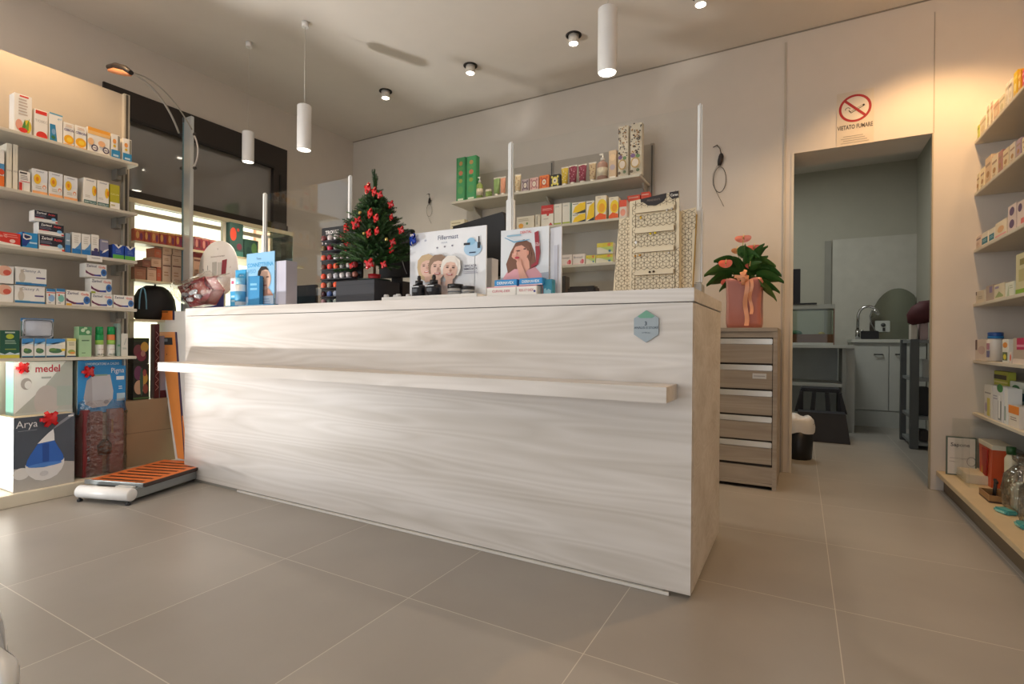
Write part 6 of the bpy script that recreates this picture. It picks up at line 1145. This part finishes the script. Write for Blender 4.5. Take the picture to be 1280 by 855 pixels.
p = q3(1072, 424.5); t = empty('faucet', (p.x, FY, zt_+.0005), 0, 'tall chrome gooseneck faucet on the white sink cabinet', 'faucet'); o_ = t.location
L3 = lambda x, y: q3(x, y)-Vector(o_)
b = MB(); hh_ = L3(1072, 412).z; b.tube([(0, 0, 0), (0, 0, hh_)], .022, CH, 14).tube([(0, 0, hh_), L3(1072.5, 394), L3(1075, 388), L3(1080, 384.2), L3(1086, 382.8), L3(1092, 384.5), L3(1096.5, 388.5), L3(1098.5, 392)], .014, CH, 12).build('spout', t)
MB().tube([L3(1092, 387), L3(1099, 393)], [.022, .017], CH, 12).build('spray_head', t); MB().tube([L3(1090, 388), L3(1087.5, 395), L3(1089, 405), L3(1094, 413), L3(1099, 417)], .006, '#7A7A78', 8).build('hose', t); MB().tube([(0, 0, hh_*.5), L3(1078, 414)+Vector((0, -.04, .01))], .007, CH, 8).build('lever', t)
p = onY(1087, 420, 6.36); carton('sponge_box', (p.x, 6.36, zt_+.0005), 0, .15, .06, .085, M('#17171A', .5), [], 'small black box beside the faucet in the back room', 'box', bev=.006)
# mirror panel leaning on the wall, socket
MIR = bpy.data.materials.new('dim_mirror'); MIR.use_nodes = True; _b = bs(MIR); _b.inputs['Metallic'].default_value = 1; _b.inputs['Roughness'].default_value = .12; _b.inputs['Base Color'].default_value = lin('#9AA095')
ca, cb_ = onY(1087, 400, 6.76), onY(1158, 400, 6.76); cx_ = (ca.x+cb_.x)/2; top_ = onY(1122, 360.5, 6.76).z; R = (cb_.x-ca.x)/2; 
b = MB(); zc_ = zt_+.12; b.prism([(min(1.04, cx_+R*math.cos(a)), max(zt_+.003, zc_+(top_-zc_)*math.sin(a) if math.sin(a) > 0 else zc_+.25*math.sin(a))) for a in [2*PI*k_/60 for k_ in range(60)]], 6.755, 6.765, MIR)
tag(b.build('wall_mirror'), 'rounded mirror standing behind the sink in the back room', 'mirror')
p = onY(1103, 408, 6.75); b = MB(); b.box(p.x-.065, p.x+.065, 6.735, 6.7545, p.z-.06, p.z+.06, M('#C9CCC8', .4), .004); b.sph((p.x+.005, 6.735, p.z+.015), .022, M('#4A4C4C', .3), 12); b.box(p.x, p.x+.022, 6.725, 6.735, p.z-.05, p.z-.015, '#2E2E2E'); tag(b.build('wall_socket'), 'white wall socket with a dark plug beside the mirror', 'socket')
# table with shelf on the left
TYK = 5.62; tz_ = onY(1020, 431, TYK).z; xl_, xr_ = -.75, onY(1058, 440, TYK).x
t = empty('side_table', ((xl_+xr_)/2, TYK, 0), 0, 'white side table with a lower shelf in the back room', 'table')
pin(t, MB().box(xl_, xr_+.07, TYK, 6.2, tz_-.03, tz_, GW_, .002), 'tabletop'); zl_ = onY(1020, 479, TYK).z
pin(t, MB().box(xl_, xr_-.03, TYK+.03, 6.18, zl_-.03, zl_, GW_), 'shelf')
pin(t, MB().box(xr_-.03, xr_, TYK+.01, 6.18, 0, tz_-.0305, M('#9A9C98', .5)), 'side_panel'); pin(t, MB().box(xl_, xl_+.02, TYK+.01, 6.18, 0, tz_-.0305, GW_), 'side_panel'); pin(t, MB().box(xl_+.03, xr_-.035, 6.18, 6.19, .1, tz_-.0305, M('#D3D9D9', .6)), 'rear_panel')
pin(t, MB().box(xr_+.0, xr_+.07, TYK+.06, 6.15, 0, tz_-.0305, GW_), 'filler_panel')
# aquarium
AY = 5.72; a_, c_ = onY(988, 400, AY).x-.06, onY(1043, 400, AY).x; ht_ = onY(1040, 380, AY).z-tz_
t = empty('terrarium', ((a_+c_)/2, AY, tz_+.0005), 0, 'small glass terrarium with orange gravel on the side table', 'terrarium'); w = c_-a_
MB().box(-w/2, w/2, 0, .30, .0, .02, M('#B9B9B4', .5)).build('base', t); MB().box(-w/2+.006, w/2-.006, .006, .294, .0205, .10, M('#8A4F34', .8)).build('gravel', t)
MB().sph((w*.26, .03, .105), .03, '#C9A83A', 10, (1, .6, .6)).build('yellow_stone', t); MB().sph((-w*.25, .05, .11), .06, '#2F6A4A', 10, (1, .6, .5)).build('green_plant', t)
b = MB(); b.box(-w/2, w/2, 0, .005, .0205, ht_-.045, CLEAR('tank_glass', '#E6ECE6', .1, .03, f0=.02)); b.box(w/2-.004, w/2, .0055, .30, .0205, ht_-.045, CLEAR('tank_glass_side', '#E6ECE6', .1, .03, f0=.02)); b.build('glass', t)
MB().box(-w/2-.005, w/2+.005, -.005, .305, ht_-.044, ht_, M('#A8A8A2', .5), .003).build('lid', t)
MB().box(w/2-.008, w/2+.002, -.006, .0, .0, ht_-.045, '#7A5A4A').build('corner_strip', t)
# black laptop on top
lp = onY(992, 394, 5.80); lz = tz_+ht_+.001
t = empty('laptop', (onY(1000, 390, 5.75).x-.04, 5.78, lz), 0, 'open black laptop on top of the terrarium at the doorway edge', 'laptop')
b = MB(); b.box(-.22, onY(1021, 390, 5.72).x-t.location.x, -.07, .14, .0, .015, BLK, .003); b.build('keyboard_base', t)
hx_ = onY(1000.5, 360, 5.75).x-t.location.x; hz_ = onY(999, 336, 5.75).z-lz; MB().box(hx_-.28, hx_, -.03, -.018, .016, hz_, M('#17141C', .4), .003).build('screen', t)
# step stool
SYT = 5.10; sx0, sx1 = onY(992, 540, SYT).x, onY(1062, 540, SYT).x; tx0, tx1 = onY(1001, 490, SYT).x, onY(1052, 490, SYT).x; sh_ = onY(1028, 487, SYT).z; mz = onY(1050, 516, SYT).z
ANT = M('#2E2F36', .55)
t = empty('step_stool', ((sx0+sx1)/2, SYT, 0), 0, 'dark grey plastic two step stool in the back room', 'stool')
cx2 = (sx0+sx1)/2
pin(t, MB().box(tx0, tx1, SYT+.10, SYT+.34, sh_-.03, sh_, ANT, .008), 'top_step')
pin(t, MB().prism([(sx0-.005, 0), (sx1, 0), (tx1+.025, mz), (tx0-.02, mz)], SYT-.10, SYT+.085, ANT), 'lower_step')
W3 = [tx0, tx0+(tx1-tx0)*.38, tx0+(tx1-tx0)*.66, tx1]
for k_, (x_, o_) in enumerate(((tx0, -.03), (tx0+(tx1-tx0)*.34, -.012), (tx0+(tx1-tx0)*.66, .012), (tx1, .03))):
    ww = .018; b = MB(); b.prism([(x_-ww+o_, mz-.02), (x_+ww+o_, mz-.02), (x_+ww*.8 - (.01 if k_ == 3 else 0), sh_-.03), (x_-ww*.8+(.01 if k_ == 0 else 0), sh_-.03)], SYT+.0855, SYT+.115, ANT); pin(t, b, 'leg')
b = MB(); b.box(tx0-.01, tx0+.02, SYT+.12, SYT+.34, 0, sh_-.031, ANT); pin(t, b, 'leg'); b = MB(); b.box(tx1-.02, tx1+.01, SYT+.12, SYT+.34, 0, sh_-.031, ANT); pin(t, b, 'leg')
# waste bin with bag
bx = onY(1000, 560, 4.22); t = empty('waste_bin', (bx.x-.01, 4.22, 0), 0, 'black waste bin with a white bag just inside the doorway', 'bin')
bh = onY(1000, 528, 4.22).z
MB().lathe([(.001, 0), (.078, 0), (.085, .01), (.098, bh), (.092, bh), (.08, .01), (.001, .01)], M('#17171B', .35), n=28).build('bin', t)
b = MB(); vs_ = []; n = 26
for j, (r_, z) in enumerate([(.100, bh*.75), (.102, bh-.01), (.096, bh+.02), (.08, bh+.045), (.05, bh+.03), (.02, bh-.02)]):
    for k_ in range(n): a = 2*PI*k_/n; q_ = 1+.10*mnoise.noise(Vector((math.cos(a)*2.2, math.sin(a)*2.2, j*.9))); vs_.append((r_*q_*math.cos(a), r_*q_*math.sin(a), z+.035*mnoise.noise(Vector((math.cos(a)*1.6, math.sin(a)*1.6, j+5)))))
b.add(vs_, [(j*n+k_, j*n+(k_+1) % n, (j+1)*n+(k_+1) % n, (j+1)*n+k_) for j in range(5) for k_ in range(n)], M('#D5D5D8', .4), True); b.build('liner_bag', t, fix=False)
# grey trolley rack at the right of the doorway
RY = 5.05; xa_ = onY(1138, 480, RY).x; xb_ = onY(1164, 480, RY).x+.16; RG = M('#54585A', .45)
t = empty('rack_trolley', (xa_, RY, 0), 0, 'dark grey shelf rack just inside the doorway on the right', 'rack')
zr_ = [onY(1150, 424, RY).z, onY(1150, 472, RY).z, onY(1150, 520, RY).z, .06]
pin(t, MB().box(xa_, xa_+.055, RY, RY+.05, 0, zr_[0], RG, .004), 'post'); pin(t, MB().box(xb_-.05, xb_, RY, RY+.05, 0, zr_[0], RG, .004), 'post'); pin(t, MB().box(xa_, xa_+.04, RY+.45, RY+.50, 0, zr_[0], RG), 'post')
for z in zr_: pin(t, MB().box(xa_+.012, xb_, RY+.005, RY+.48, z-.03, z-.005, M('#7E8284', .45)), 'shelf')
def rk(px0, px1, py, zi, name, label, col, cat='box', dep=.12, y=RY+.06):
    x0, x1 = onY(px0, 450, y).x, onY(px1, 450, y).x; z = zr_[zi]-.0045; carton(name, ((x0+x1)/2, y+dep/2, z), 0, x1-x0, dep, onY((px0+px1)/2, py, y).z-z, M(col, .5), [], label, cat, bev=.006)
rk(1132+7, 1146, 404.5, 0, 'paper_box', 'small white box on the top of the grey rack', '#C9C2B9'); rk(1150, 1160, 400, 0, 'plastic_bottle', 'pinkish container under the dark red coat on the rack', '#B09A9C', 'container')
rk(1153, 1162, 449, 1, 'plastic_jug', 'grey white container on the second rack shelf', '#A9ABA8', 'container'); rk(1147, 1162, 484, 2, 'black_basket', 'black basket on the third rack shelf', '#1F1F22', 'basket'); rk(1150, 1162, 538, 3, 'floor_basket', 'dark basket at the bottom of the rack', '#2B2524', 'basket')
b = MB(); q4 = lambda x, y, d=0: onY(x, y, RY+.05+d)
b.tube([q4(1138, 405), q4(1142, 399), q4(1150, 393), q4(1156, 390), q4(1166, 388)], [.02, .06, .085, .09, .08], M('#4A1820', .7), 12); b.tube([q4(1158, 376, .05), q4(1160, 392, .05), q4(1164, 402, .05)], [.05, .09, .07], M('#4A1820', .7), 12)
tag(b.build('jacket'), 'dark red jacket heaped on top of the grey rack', 'jacket')
# white chair edge at the lower left corner of the view
b = MB(); CWH = M('#DDE0E2', .3)
pts = [onY(-8, 755, .34), onY(0, 782, .33), onY(7, 806, .32), onY(14, 832, .31), onY(19, 860, .30), onY(22, 900, .29)]
t = empty('shell_chair', (pts[3].x-.16, .30, 0), 0, 'white plastic chair edge at the lower left corner of the photo', 'chair')
vs_ = []
for i, p in enumerate(pts):
    for k_ in range(6): u = k_/5; vs_.append((p.x-.30*u, p.y-.02+.05*math.sin(PI*u), p.z+.015*math.sin(PI*u)))
m_ = MB().add(vs_, [(i*6+k_, i*6+k_+1, (i+1)*6+k_+1, (i+1)*6+k_) for i in range(5) for k_ in range(5)], CWH, True)
o = pin(t, m_, 'backrest'); sm = o.modifiers.new('s', 'SOLIDIFY'); sm.thickness = .012
zs_ = pts[5].z
pin(t, MB().tube([(pts[5].x-.03, pts[5].y, zs_+.02), (pts[5].x-.02, pts[5].y-.02, 0)], .012, CWH, 12), 'leg'); pin(t, MB().tube([(pts[5].x-.28, pts[5].y, zs_+.02), (pts[5].x-.30, pts[5].y-.02, 0)], .012, CWH, 12), 'leg')
